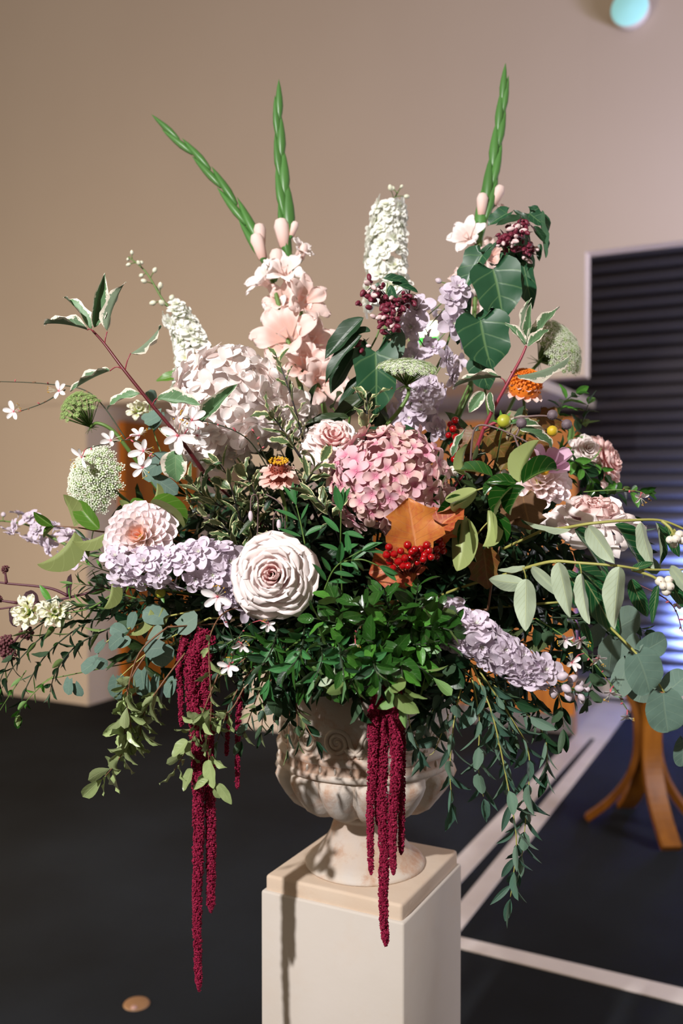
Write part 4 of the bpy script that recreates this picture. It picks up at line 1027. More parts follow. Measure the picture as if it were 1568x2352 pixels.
# ---- variegated dogwood branches
def hero(root, shape, mat, specs, hi=True):
    """specs: (bx,by,tx,ty,Z,width ratio,dz at tip,flip, normal or None)"""
    for s in specs:
        bx, by, tx, ty, Z, wr, dz, fl_ = s[:8]; nn = s[8] if len(s) > 8 else None
        put_leaf(root, shape, mat, P(bx, by, Z), P(tx, ty, Z + dz), wr, nn, hi, flip=bool(fl_))
def petioles(root, specs, mat, r=.0011):
    for (ax, ay, bx, by, Z) in specs:
        a, b = P(ax, ay, Z), P(bx, by, Z); m_ = a.lerp(b, .5) + V3((0, -.002, abs(a.x - b.x)*.25))
        mb = MB(); tube(mb, smooth_path([a, m_, b], 4), r, r*.8, 5); link('petiole', mb.mesh('petiole', mat), root)
dg = sprig('dogwood_branch', 'dark red dogwood branch with cream-edged leaves rising to the upper left', 'foliage', [[(475, 1095, 1.50), (415, 1010, 1.46), (345, 925, 1.45), (285, 850, 1.45), (240, 790, 1.46), (213, 760, 1.47)]], S_red, .0036, dict(n=0), r1=.0018)
hero(dg, 'dog', M_dog, [(200, 758, 98, 722, 1.46, .55, .0, 0, (-.3, -.6, .8)), (208, 758, 158, 665, 1.47, .62, .0, 0, (.6, -.7, .3)), (216, 752, 231, 632, 1.47, .62, .0, 0, (.5, -.8, .1)), (246, 760, 266, 645, 1.46, .62, 0, 1, (.8, -.6, .1)),
     (300, 812, 380, 765, 1.45, .45, 0, 1, (0, -.5, .9)), (252, 852, 158, 885, 1.45, .42, 0, 0, (0, -.4, .9)), (322, 905, 228, 920, 1.44, .75, .0, 0, (-.1, -.8, .6)), (362, 915, 462, 940, 1.43, .95, 0, 0, (.1, -.8, .5)), (455, 972, 548, 885, 1.44, .62, 0, 0, (.4, -.8, .5)),
     (420, 1020, 355, 975, 1.45, .55, 0, 0), (404, 1035, 398, 1108, 1.41, 1.9, 0, 0, (0, -.95, .25)), (470, 1095, 500, 1050, 1.46, .7, 0, 0), (478, 1090, 470, 1130, 1.46, .9, 0, 0)])
petioles(dg, [(215, 762, 200, 758, 1.46), (240, 792, 246, 762, 1.46), (287, 850, 300, 812, 1.45), (285, 850, 252, 852, 1.45), (345, 925, 322, 905, 1.45), (350, 930, 362, 915, 1.44), (410, 1010, 404, 1035, 1.42), (415, 1010, 455, 975, 1.44)], S_pink)
dg2 = sprig('dogwood_branch', 'pink-red dogwood branch with cream-edged leaves on the upper right', 'foliage', [[(1085, 1060, 1.56), (1115, 975, 1.54), (1165, 880, 1.52), (1195, 825, 1.52), (1208, 795, 1.52)], [(1110, 985, 1.54), (1140, 970, 1.53), (1160, 975, 1.52)]], S_pink, .0034, dict(n=0), r1=.002)
hero(dg2, 'dog', M_dog, [(1205, 792, 1168, 735, 1.52, .6, 0, 0, (.3, -.9, .2)), (1210, 790, 1192, 690, 1.52, .5, 0, 1, (.7, -.6, .2)), (1212, 788, 1222, 700, 1.52, .55, .0, 0, (-.4, -.8, .3)), (1214, 790, 1282, 700, 1.52, .62, .0, 0, (-.3, -.8, .5)), (1212, 795, 1262, 750, 1.50, .9, 0, 0, (.2, -.7, .7)),
     (1188, 862, 1310, 850, 1.52, .42, 0, 1, (0, -.5, .8)), (1150, 868, 1040, 862, 1.52, .42, 0, 0, (.1, -.5, .8)), (1110, 900, 1075, 945, 1.52, 1.2, 0, 0, (.1, -.9, .3)), (1125, 900, 1130, 952, 1.52, .8, 0, 0), (1195, 985, 1285, 1005, 1.50, .75, 0, 0, (0, -.8, .6)), (1160, 975, 1240, 965, 1.52, .6, 0, 0), (1040, 1050, 1065, 985, 1.55, .6, 0, 0)])
petioles(dg2, [(1165, 880, 1188, 862, 1.52), (1162, 884, 1150, 868, 1.52)], S_pink)

# ---- small variegated pittosporum
PITS = dict(n=26, mat=M_pit, shape=['ruffle', 'lance'], l0=48, l1=40, ang=48, arr='alt', t0=.06, face=.7, droop=-.15)
sprig('variegated_pittosporum', 'cream-edged pittosporum sprig rising beside the blush hydrangea', 'foliage', [[(700, 1130, 1.52), (700, 1040, 1.50), (680, 950, 1.50), (655, 870, 1.50), (632, 812, 1.51)], [(690, 1050, 1.49), (650, 990, 1.48), (618, 945, 1.47)]], S_black, .0022, dict(PITS, n=19))
sprig('variegated_pittosporum', 'short cream-edged pittosporum tip above the pink hydrangea', 'foliage', [[(840, 1010, 1.46), (842, 960, 1.45), (842, 912, 1.45)]], S_black, .0018, dict(PITS, n=9, l0=50, l1=56))
sprig('variegated_pittosporum', 'cream-edged pittosporum sprigs between the blush hydrangea and the zinnia', 'foliage', [[(560, 1220, 1.52), (540, 1150, 1.48), (520, 1090, 1.47), (500, 1060, 1.47)], [(560, 1200, 1.50), (585, 1140, 1.48), (560, 1085, 1.47)], [(520, 1170, 1.50), (470, 1140, 1.49), (430, 1100, 1.49)]], S_black, .0018, dict(PITS, n=13, l0=58, l1=52))
sprig('variegated_pittosporum', 'cream-edged pittosporum tip left of the pink hydrangea above the pinnate leaves', 'foliage', [[(770, 1210, 1.44), (745, 1165, 1.42), (715, 1135, 1.42)], [(690, 1130, 1.46), (720, 1080, 1.44), (740, 1060, 1.44)]], S_black, .0018, dict(PITS, n=9, l0=55, l1=55))
sprig('variegated_pittosporum', 'dark cream-edged pittosporum sprigs in the shade right of the left dahlia', 'foliage', [[(560, 1290, 1.52), (520, 1215, 1.50), (440, 1170, 1.50)], [(570, 1270, 1.52), (590, 1190, 1.50), (560, 1150, 1.5)]], S_black, .0018, dict(PITS, n=14, l0=60, l1=50))

# ---- ivy, leycesteria
iv = sprig('ivy_trail', 'ivy trail with large dark heart-shaped leaves on the upper right below the gladiolus', 'foliage', [[(1130, 1000, 1.68), (1110, 850, 1.66), (1130, 720, 1.66), (1150, 600, 1.67), (1165, 530, 1.68)]], S_green, .0026, dict(n=8, mat=M_ivy, shape='ivy', l0=60, l1=45, ang=70, droop=.6, face=1.2, t0=.4))
hero(iv, 'ivy', M_ivy, [(1132, 618, 1162, 730, 1.62, 1.0, 0, 0, (-.2, -.9, .35)), (1103, 735, 1118, 845, 1.60, 1.1, 0, 0, (-.1, -.9, .4)), (1108, 585, 1065, 665, 1.64, .75, .0, 0, (-.6, -.7, .2)), (1240, 505, 1248, 590, 1.68, .5, 0, 0, (.8, -.5, .2)), (1185, 530, 1215, 640, 1.68, .4, 0, 1),
     (1200, 600, 1222, 705, 1.68, .42, 0, 0), (1165, 490, 1120, 515, 1.68, .8, 0, 0), (1215, 490, 1250, 520, 1.68, .9, 0, 0), (1100, 830, 1120, 895, 1.62, .9, 0, 0), (1070, 700, 1052, 790, 1.66, .5, 0, 0)])
iv2 = sprig('ivy_trail', 'ivy with one big dark leaf and a pale strap leaf by the centre lace flower', 'foliage', [[(900, 1010, 1.64), (880, 900, 1.62), (900, 800, 1.62), (890, 740, 1.63)]], S_green, .0024, dict(n=6, mat=M_ivy, shape='ivy', l0=55, l1=40, ang=70, droop=.5, face=1, t0=.4))
hero(iv2, 'ivy', M_ivy, [(862, 808, 870, 950, 1.58, .72, 0, 0, (-.1, -.9, .4))])
hero(iv2, 'oval', M_parv, [(912, 755, 905, 835, 1.60, .8, 0, 1)])
def leycesteria(label, path, clusters, leaves, seed):
    r = random.Random(seed); root = sprig('leycesteria', label, 'flower', [path], S_green, .0024, dict(n=0))
    for (x, y, Z, n, s) in clusters:
        for k in range(int(n*1.5)):
            p = P(x + r.gauss(0, s*.5), y + r.gauss(0, s*.5), Z + r.uniform(-.03, .01))
            m = M_leyc if r.random() < .8 else M_leycw
            link('bud', bud_mesh(m, 0), root, zframe(p, (r.uniform(-1, 1), r.uniform(-1, 0), r.uniform(-1, .2)), 0, r.uniform(.010, .017)) @ Matrix.Diagonal((.8, .8, 1, 1)))
            if k % 3 == 0: put_leaf(root, 'narrow', M_purple, p, p + V3((r.uniform(-.02, .02), -.005, r.uniform(-.015, .02))), .7)
    hero(root, 'ovate', M_dark, leaves[0], True); hero(root, 'ovate', M_ivy, leaves[1], True)
    return root
leycesteria('leycesteria stem with wine-red flower clusters and dark leaves left of the centre', [(800, 980, 1.66), (820, 860, 1.62), (870, 760, 1.60), (890, 650, 1.60)],
    [(855, 672, 1.58, 20, 28), (905, 700, 1.58, 26, 30), (885, 735, 1.57, 14, 26), (940, 690, 1.60, 10, 20), (830, 790, 1.60, 8, 14), (900, 735, 1.56, 8, 14)],
    ([(835, 730, 748, 820, 1.58, .85, 0, 0, (-.3, -.7, .6)), (830, 770, 738, 872, 1.57, .7, 0, 0, (-.2, -.7, .6)), (850, 760, 790, 765, 1.58, .8, 0, 0), (820, 800, 760, 900, 1.60, .9, 0, 0), (840, 860, 770, 935, 1.60, .8, 0, 0)],
     [(880, 640, 940, 645, 1.56, .8, 0, 0), (895, 655, 912, 705, 1.55, .85, 0, 0), (900, 650, 960, 665, 1.56, .5, 0, 0), (870, 650, 850, 690, 1.56, .8, 0, 0)]), 21)
leycesteria('leycesteria stem with wine-red flower clusters at the top right beside the gladiolus', [(1150, 720, 1.70), (1160, 600, 1.68), (1200, 510, 1.68)],
    [(1180, 545, 1.66, 26, 30), (1200, 520, 1.66, 18, 22), (1220, 575, 1.66, 12, 18), (1160, 550, 1.66, 10, 20)],
    ([(1200, 500, 1140, 515, 1.66, .8, 0, 0), (1215, 510, 1180, 480, 1.67, .7, 0, 0), (1225, 520, 1258, 560, 1.67, .7, 0, 0), (1240, 560, 1236, 598, 1.67, .9, 0, 0)],
     [(1130, 560, 1090, 620, 1.66, .7, 0, 0), (1225, 480, 1212, 475, 1.67, .6, 0, 0), (1150, 580, 1190, 640, 1.66, .8, 0, 0)]), 22)
# big dark leaves below leycesteria
bl = sprig('leycesteria_leaves', 'broad dark leaves filling behind the small pink rose at the upper centre', 'foliage', [[(820, 1060, 1.62), (790, 980, 1.60), (760, 930, 1.59)], [(840, 1050, 1.62), (900, 980, 1.62)]], S_green, .0024, dict(n=7, mat=[M_dark, M_dark2], shape='ovate', l0=110, l1=85, ang=60, t0=.1, wr=.9))
hero(bl, 'ovate', M_dark2, [(800, 960, 705, 965, 1.56, .55, 0, 0), (850, 900, 745, 985, 1.58, .6, 0, 0), (700, 1000, 715, 880, 1.62, .3, 0, 0), (705, 970, 690, 885, 1.60, .3, 0, 0)])

# ---- olive glossy branch, right of the pink hydrangea
ol = sprig('olive_leaf_branch', 'branch of curling glossy leaves with pale olive backs right of the pink hydrangea', 'foliage', [[(1000, 1175, 1.46), (1060, 1140, 1.42), (1130, 1115, 1.39), (1190, 1105, 1.38)], [(1040, 1300, 1.48), (1110, 1210, 1.44), (1145, 1180, 1.43)]], S_yel, .0018, dict(n=0))
hero(ol, 'sickle', M_oliv, [(1095, 1125, 1025, 1165, 1.40, 1.10, 0, 1, (.4, -.9, .3)), (1070, 1090, 1045, 1025, 1.41, 0.99, 0, 1, (.9, -.6, .2)), (1130, 1095, 1048, 1062, 1.40, 0.94, 0, 0, (0, -.6, .8)), (1185, 1110, 1118, 1100, 1.38, 0.88, 0, 0), (1195, 1108, 1222, 1010, 1.37, 1.04, 0, 1, (.8, -.7, .2)),
     (1200, 1110, 1278, 1045, 1.36, 0.88, 0, 0, (.2, -.6, .8)), (1185, 1118, 1120, 1165, 1.38, 0.88, 0, 0, (.2, -.5, .8)), (1205, 1120, 1155, 1172, 1.37, 0.99, 0, 0), (1130, 1175, 1145, 1262, 1.40, 0.94, 0, 0, (.6, -.8, .1)), (1120, 1172, 1130, 1265, 1.40, 0.88, 0, 1, (-.6, -.8, .2)),
     (1060, 1185, 1062, 1312, 1.41, 0.94, 0, 1, (-.4, -.9, .1)), (1072, 1190, 1085, 1290, 1.42, 0.66, 0, 0), (1010, 1160, 1012, 1085, 1.43, 0.66, 0, 0), (1075, 1150, 1008, 1188, 1.41, 0.66, 0, 0), (1140, 1110, 1110, 1135, 1.39, 1.32, 0, 0), (1180, 1108, 1200, 1065, 1.38, 0.88, 0, 1)])
ph = sprig('olive_leaf_branch', 'branch with broad olive leaves pointing left beside the dahlia', 'foliage', [[(330, 1215, 1.56), (245, 1222, 1.53), (180, 1212, 1.52), (120, 1208, 1.52)]], S_brown, .002, dict(n=0))
hero(ph, 'sickle', M_phys, [(170, 1210, 150, 1138, 1.50, 1.0, 0, 1, (-.6, -.8, .2)), (228, 1215, 165, 1150, 1.50, .9, 0, 0, (-.4, -.8, .4)), (120, 1208, 78, 1180, 1.51, .8, 0, 0), (125, 1210, 98, 1232, 1.51, .7, 0, 0), (170, 1222, 125, 1320, 1.50, .75, 0, 1, (-.7, -.7, .2)), (240, 1225, 180, 1265, 1.49, .95, 0, 1), (212, 1250, 200, 1278, 1.5, .8, 0, 0),
     (255, 1330, 262, 1400, 1.50, .6, 0, 1), (345, 1400, 322, 1470, 1.48, .6, 0, 1, (-.8, -.6, .1)), (372, 1395, 352, 1455, 1.48, .6, 0, 1), (350, 1175, 290, 1145, 1.55, .7, 0, 0), (345, 1155, 435, 1185, 1.46, .6, 0, 0, (0, -.6, .8)), (360, 1110, 362, 1170, 1.52, .5, 0, 1), (300, 1165, 275, 1150, 1.5, 1, 0, 1)])
sprig('olive_leaf_branch', 'two blurred green leaves beside the white delphinium on the upper left', 'foliage', [[(470, 960, 1.72), (430, 900, 1.74), (415, 860, 1.74)]], S_green, .002, dict(n=0))
hero(COL.objects[-2] if False else [o for o in COL.objects if o.get('label') == 'two blurred green leaves beside the white delphinium on the upper left'][0], 'broad', M_phys, [(425, 855, 362, 878, 1.74, .8, 0, 0), (425, 868, 405, 860, 1.73, 1, 0, 0), (432, 850, 400, 895, 1.73, .8, 0, 0)])

# ---- autumn viburnum leaves and berries
vb = sprig('viburnum_sprig', 'orange-red autumn viburnum leaves around the red berries at the centre', 'foliage', [[(960, 1360, 1.46), (955, 1300, 1.42), (950, 1250, 1.41)]], S_brown, .0022, dict(n=0))
hero(vb, 'maple', M_vibred, [(955, 1262, 938, 1148, 1.38, 1.0, 0, 0, (0, -.92, .38)), (1000, 1215, 1060, 1165, 1.40, .9, 0, 0), (960, 1290, 850, 1315, 1.41, .85, 0, 0, (0, -.9, .3)), (930, 1330, 905, 1365, 1.42, 1.0, 0, 0), (1000, 1240, 1050, 1215, 1.43, .9, 0, 0)])
vb2 = sprig('viburnum_sprig', 'bronze and green autumn viburnum leaves on the upper right under the orange zinnia', 'foliage', [[(1130, 1200, 1.60), (1150, 1080, 1.60), (1180, 960, 1.62)]], S_brown, .0022, dict(n=0))
hero(vb2, 'maple', M_vib, [(1215, 960, 1160, 1010, 1.64, 1.0, 0, 0), (1090, 990, 1060, 1040, 1.58, 1.1, 0, 0), (1120, 1000, 1160, 1045, 1.58, 1.0, 0, 0), (1230, 1010, 1240, 1060, 1.60, 1.1, 0, 0), (1085, 1040, 1100, 1090, 1.6, 1, 0, 0), (1180, 1030, 1150, 1080, 1.60, 1, 0, 0), (1240, 950, 1285, 985, 1.70, .9, 0, 0)])
vb3 = sprig('viburnum_sprig', 'dark bronze viburnum leaves in the shade below the olive branch', 'foliage', [[(1120, 1400, 1.50), (1140, 1280, 1.48), (1180, 1160, 1.48)]], S_brown, .0022, dict(n=0))
hero(vb3, 'maple', M_vib, [(1200, 1140, 1215, 1215, 1.45, 1.1, 0, 1), (1110, 1250, 1120, 1350, 1.47, .75, 0, 0), (1180, 1150, 1150, 1205, 1.46, 1, 0, 1)])
rb = random.Random(31)
bp = [(893, 1257), (905, 1273), (920, 1266), (936, 1252), (945, 1268), (930, 1282), (915, 1290), (903, 1305), (937, 1300), (942, 1282), (958, 1275), (952, 1262), (965, 1262), (975, 1275), (985, 1265), (958, 1292), (972, 1285), (990, 1280), (895, 1290), (888, 1275), (925, 1300), (980, 1252)]
berries('viburnum_berries', 'cluster of shiny red berries in front of the orange autumn leaf', 'berries', (940, 1330, 1.42), [(x, y, 1.355 + rb.uniform(-.008, .012)) for x, y in bp], .0060, M_berry, S_red, 9)
berries('viburnum_berries', 'red berries at the right edge of the orange autumn leaf', 'berries', (1005, 1290, 1.44), [(1003, 1262, 1.41), (1015, 1252, 1.41), (1018, 1265, 1.42), (1002, 1278, 1.42), (1008, 1240, 1.42)], .0058, M_berry, S_red, 10)
berries('viburnum_berries', 'hanging red berries in the shade right of the pink hydrangea', 'berries', (1045, 960, 1.60), [(1045, 965, 1.58), (1040, 985, 1.58), (1048, 1005, 1.58), (1040, 1025, 1.57), (1052, 1040, 1.57), (1035, 975, 1.6), (1058, 990, 1.6), (1043, 1055, 1.57), (1060, 1020, 1.6), (1100, 1055, 1.6), (1030, 1000, 1.6)], .0065, M_berry, S_red, 11)
berries('white_berries', 'single white berries in the shade beside the pink hydrangea', 'berries', (1060, 1120, 1.52), [(1040, 1082, 1.50), (1065, 1150, 1.55)], .009, M_snow, S_green, 12)

# ---- pinnate leaves
def pinnate(root, pts, npair, l, Z, mat=M_pist):
    W = smooth_path([P(*q) for q in pts], 6); mb = MB(); tube(mb, W, .0013, .0008, 5); link('rachis', mb.mesh('rachis', S_green), root)
    grow(root, W, dict(n=npair*2, mat=mat, shape='lance', l0=l, l1=l*.95, ang=52, t0=.18, t1=1.0, arr='opp', flat=.99, face=1.5, droop=.12, Z=Z, wr=1.15))
    T = (W[-1] - W[-2]).normalized(); e = W[-1]; link('leaf', leafmesh('lance', mat, 1), root, frame(e, T, KEYN, l*Z/F_PX, 1.15))
pn = thing('pinnate_foliage', 'fresh green pinnate leaves in front of the pink hydrangea and beside the large rose', 'foliage', P(790, 1420, 1.46))
mb = MB(); tube(mb, smooth_path([P(790, 1420, 1.46), P(785, 1350, 1.42), P(782, 1270, 1.38)], 6), .002, .0012, 6); link('stem', mb.mesh('stem', S_green), pn)
pinnate(pn, [(782, 1280, 1.40), (782, 1230, 1.37), (783, 1175, 1.36)], 3, 58, 1.36)
pinnate(pn, [(745, 1355, 1.38), (762, 1315, 1.36), (785, 1290, 1.35), (830, 1265, 1.35)], 5, 52, 1.35)
pinnate(pn, [(790, 1290, 1.36), (830, 1285, 1.35), (870, 1300, 1.35)], 2, 46, 1.35)
pinnate(pn, [(700, 1250, 1.42), (690, 1200, 1.42), (680, 1160, 1.42)], 3, 55, 1.42)
pn2 = thing('pinnate_foliage', 'darker pinnate leaves hanging below the large rose on the left', 'foliage', P(690, 1470, 1.44))
mb = MB(); tube(mb, smooth_path([P(690, 1470, 1.44), P(650, 1500, 1.42), P(620, 1530, 1.41)], 6), .002, .0012, 6); link('stem', mb.mesh('stem', S_green), pn2)
pinnate(pn2, [(650, 1500, 1.41), (625, 1535, 1.40), (618, 1560, 1.40)], 3, 55, 1.40); pinnate(pn2, [(640, 1480, 1.42), (600, 1500, 1.40), (560, 1510, 1.40)], 4, 50, 1.40, M_glossy)
pinnate(pn2, [(600, 1470, 1.42), (560, 1460, 1.41), (520, 1480, 1.41)], 4, 48, 1.41, M_dark); pinnate(pn2, [(690, 1480, 1.42), (680, 1520, 1.40), (690, 1560, 1.40)], 3, 55, 1.4, M_glossy)

# ---- glossy green mass at the lower centre
GL = dict(n=15, mat=[M_glossy, M_glossy, M_bright], shape=['spoon', 'ovate', 'broad'], l0=66, l1=58, ang=55, arr='alt', t0=.1, face=.45, droop=.05, wr=1.0)
def glos(label, paths, n=15, **kw): return sprig('glossy_foliage', label, 'foliage', paths, S_dark, .002, dict(GL, n=n, **kw))
glos('glossy green leafy sprigs right under the red berries', [[(900, 1500, 1.46), (900, 1420, 1.40), (870, 1350, 1.36)], [(910, 1480, 1.46), (950, 1400, 1.39), (960, 1340, 1.37)], [(920, 1490, 1.46), (985, 1420, 1.40), (1030, 1400, 1.39)]])
glos('glossy green leafy sprigs reaching left under the large rose', [[(860, 1480, 1.46), (800, 1440, 1.40), (720, 1420, 1.37)], [(850, 1480, 1.45), (790, 1490, 1.39), (730, 1480, 1.38)], [(850, 1500, 1.45), (800, 1530, 1.39), (720, 1540, 1.40)]])
glos('glossy green leafy sprigs hanging over the urn rim at the centre', [[(870, 1480, 1.42), (880, 1540, 1.33), (905, 1600, 1.33)], [(850, 1480, 1.42), (830, 1530, 1.33), (800, 1575, 1.34)], [(880, 1480, 1.42), (920, 1530, 1.34), (925, 1620, 1.35)], [(790, 1500, 1.45), (760, 1560, 1.40), (770, 1575, 1.40)]])
glos('glossy green leafy sprigs right of the centre beside the lilac delphinium', [[(920, 1480, 1.45), (960, 1480, 1.39), (1020, 1470, 1.38)], [(920, 1500, 1.45), (960, 1530, 1.39), (1000, 1560, 1.40)], [(940, 1440, 1.42), (1000, 1440, 1.38), (1040, 1450, 1.37)]])
glos('glossy green leafy sprigs in the middle of the lower centre', [[(860, 1500, 1.44), (850, 1430, 1.38), (820, 1380, 1.36)], [(880, 1500, 1.44), (890, 1440, 1.38), (905, 1400, 1.37)], [(820, 1500, 1.44), (780, 1400, 1.40), (760, 1370, 1.38)], [(870, 1520, 1.44), (860, 1480, 1.36), (840, 1470, 1.35)]])
gb = sprig('grey_backed_leaves', 'two pale grey-backed leaves poking out over the urn rim', 'foliage', [[(860, 1470, 1.44), (830, 1520, 1.40), (800, 1550, 1.39)], [(860, 1500, 1.42), (855, 1550, 1.40)]], S_yel, .0016, dict(n=0))
hero(gb, 'oval', M_right, [(775, 1535, 738, 1578, 1.38, .8, 0, 1), (805, 1490, 785, 1550, 1.37, .7, 0, 1), (840, 1535, 872, 1592, 1.37, .6, 0, 1, (.5, -.8, .2)), (820, 1500, 845, 1560, 1.38, .5, 0, 0)])
hero(gb, 'lance', M_glossy, [(715, 1560, 670, 1580, 1.39, 1.0, 0, 0), (800, 1545, 830, 1600, 1.40, 1.0, 0, 0), (700, 1570, 672, 1610, 1.40, 1, 0, 0)])

# ---- grey-backed leaf branches on the right
rt = sprig('snowberry_branch', 'yellow-green branch with large pale-backed leaves at the right, the upper of the two', 'foliage', [[(1245, 1218, 1.46), (1300, 1212, 1.42), (1360, 1202, 1.39), (1450, 1195, 1.38), (1520, 1196, 1.38), (1580, 1220, 1.38)], [(1520, 1197, 1.38), (1540, 1215, 1.37), (1548, 1238, 1.37)]], S_yel, .0028, dict(n=0), r1=.0016)
hero(rt, 'ovate', M_right, [(1350, 1208, 1408, 1290, 1.36, .95, 0, 1, (0, -.9, .3)), (1412, 1205, 1500, 1325, 1.40, .8, .03, 0, (.4, -.7, .4)), (1472, 1200, 1490, 1305, 1.37, .8, 0, 1, (.5, -.8, .1)), (1505, 1200, 1530, 1300, 1.41, .8, 0, 0, (.7, -.6, .1)), (1310, 1215, 1195, 1208, 1.41, .35, 0, 1, (0, -.6, .8)), (1320, 1215, 1400, 1330, 1.42, .8, .03, 0, (.2, -.7, .6)), (1530, 1205, 1560, 1280, 1.42, .7, 0, 0)])
rt2 = sprig('snowberry_branch', 'yellow-green branch with hanging pale-backed leaves at the right, the lower of the two', 'foliage', [[(1190, 1310, 1.44), (1265, 1290, 1.40), (1330, 1293, 1.38), (1420, 1300, 1.36), (1480, 1308, 1.36), (1580, 1308, 1.37)], [(1450, 1308, 1.37), (1500, 1325, 1.36), (1520, 1345, 1.36)]], S_yel, .0028, dict(n=0), r1=.0014)
hero(rt2, 'ovate', M_right, [(1208, 1330, 1205, 1445, 1.36, .95, 0, 1, (.1, -.95, .1)), (1205, 1340, 1122, 1338, 1.37, 1.0, 0, 1, (0, -.9, .2)), (1282, 1292, 1310, 1412, 1.35, .8, 0, 1, (.1, -.95, .1)), (1335, 1318, 1340, 1430, 1.36, .62, 0, 1, (.4, -.9, .1)), (1422, 1302, 1405, 1438, 1.34, .85, 0, 1, (.1, -.95, .2)), (1205, 1300, 1145, 1312, 1.40, .6, 0, 1),
     (1220, 1302, 1295, 1370, 1.38, .6, 0, 1), (1320, 1300, 1425, 1385, 1.40, .85, .02, 0, (.3, -.6, .6)), (1330, 1310, 1420, 1460, 1.42, .7, .02, 0), (1540, 1300, 1590, 1370, 1.36, .7, 0, 1), (1450, 1308, 1500, 1290, 1.36, .7, 0, 0), (1510, 1345, 1495, 1430, 1.36, .5, 0, 0), (1535, 1330, 1575, 1400, 1.38, .8, 0, 0), (1300, 1310, 1370, 1430, 1.44, .8, 0, 0), (1380, 1310, 1390, 1400, 1.43, .8, 0, 0),
     (1340, 1430, 1360, 1500, 1.42, .7, 0, 0), (1450, 1330, 1480, 1420, 1.42, .8, 0, 0)])
petioles(rt2, [(1200, 1302, 1208, 1330, 1.39), (1265, 1292, 1282, 1300, 1.38), (1330, 1294, 1335, 1318, 1.37), (1405, 1300, 1422, 1310, 1.36)], S_yel)
berries('snowberries', 'pale white snowberries at the right edge under the upper branch', 'berries', (1548, 1215, 1.37), [(1538, 1240, 1.36), (1552, 1238, 1.355), (1560, 1228, 1.36), (1566, 1240, 1.36), (1547, 1250, 1.37)], .0065, M_snow, S_yel, 13)
berries('snowberries', 'pale white snowberries with brown tips at the end of the lower right branch', 'berries', (1520, 1335, 1.36), [(1523, 1346, 1.35), (1537, 1347, 1.35), (1530, 1358, 1.355), (1515, 1335, 1.36), (1535, 1332, 1.36)], .0068, M_snow, S_yel, 14)

# ---- eucalyptus
eu = sprig('eucalyptus_branch', 'eucalyptus branch with very large round blue-grey leaves at the lower right edge', 'foliage', [[(1340, 1380, 1.50), (1402, 1442, 1.44), (1460, 1500, 1.38), (1500, 1552, 1.36), (1525, 1590, 1.36), (1590, 1680, 1.38)]], S_yel, .0024, dict(n=0))
hero(eu, 'round', M_euc, [(1462, 1502, 1500, 1585, 1.34, 1.05, 0, 0, (-.1, -.95, .25)), (1470, 1498, 1530, 1470, 1.35, .9, 0, 0, (.1, -.95, .1)), (1522, 1592, 1530, 1680, 1.33, 1.1, 0, 0, (0, -.95, .2)), (1530, 1590, 1580, 1550, 1.36, 1.0, 0, 0),
     (1402, 1450, 1470, 1420, 1.44, 1.1, 0, 1, (0, -.9, -.2)), (1410, 1470, 1390, 1550, 1.44, 1.0, 0, 1, (.3, -.9, -.3)), (1440, 1520, 1420, 1600, 1.41, .7, 0, 1), (1490, 1530, 1470, 1610, 1.42, 1.0, 0, 1, (0, -.9, -.2)), (1570, 1700, 1568, 1760, 1.38, .7, 0, 0), (1380, 1440, 1350, 1480, 1.46, .8, 0, 1), (1420, 1460, 1460, 1510, 1.45, 1.1, 0, 1, (0, -.9, -.2))])
el = sprig('eucalyptus_branch', 'eucalyptus stems with round blue-grey leaves at the lower left', 'foliage', [[(480, 1420, 1.50), (420, 1450, 1.48), (350, 1490, 1.46), (270, 1560, 1.45)], [(460, 1400, 1.5), (330, 1430, 1.48), (250, 1470, 1.46), (215, 1520, 1.46)], [(430, 1470, 1.5), (370, 1490, 1.46)]], S_yel, .0018, dict(n=0))
hero(el, 'round', M_euc, [(280, 1462, 248, 1485, 1.45, 1.1, 0, 0), (285, 1455, 255, 1438, 1.46, 1.0, 0, 0), (270, 1480, 300, 1470, 1.45, 1, 0, 0), (225, 1515, 190, 1545, 1.45, .9, 0, 0), (218, 1518, 245, 1532, 1.45, .9, 0, 0), (268, 1558, 262, 1605, 1.44, 1.0, 0, 0), (275, 1552, 290, 1580, 1.46, .8, 0, 0), (160, 1560, 155, 1595, 1.47, .9, 0, 0), (172, 1570, 185, 1600, 1.47, .9, 0, 0),
     (372, 1488, 330, 1492, 1.43, 1.1, 0, 0), (345, 1470, 370, 1440, 1.45, 1, 0, 1), (350, 1495, 395, 1515, 1.45, 1.1, 0, 0), (410, 1440, 455, 1420, 1.47, 1.3, 0, 1), (300, 1440, 310, 1405, 1.47, .9, 0, 0), (325, 1540, 330, 1600, 1.46, .8, 0, 0), (240, 1475, 220, 1500, 1.46, .8, 0, 0), (375, 1420, 330, 1400, 1.48, 1, 0, 0), (400, 1560, 380, 1600, 1.47, .8, 0, 0), (360, 1555, 350, 1590, 1.47, .8, 0, 0)], False)
eb = sprig('eucalyptus_branch', 'eucalyptus sprig with round blue-grey leaves behind the white starry flowers on the upper left', 'foliage', [[(430, 1130, 1.60), (380, 1060, 1.58), (350, 980, 1.60), (340, 900, 1.64)]], S_green, .0018, dict(n=0))
hero(eb, 'round', M_euc, [(385, 1055, 335, 1078, 1.55, 1.2, 0, 0), (350, 985, 372, 945, 1.60, 1, 0, 0), (345, 960, 325, 955, 1.62, 1.0, 0, 0), (370, 950, 335, 975, 1.6, 1.1, 0, 0), (350, 925, 345, 895, 1.64, 1.1, 0, 0), (360, 1100, 405, 1135, 1.55, .7, 0, 0), (370, 1070, 330, 1100, 1.56, 1, 0, 0)], False)

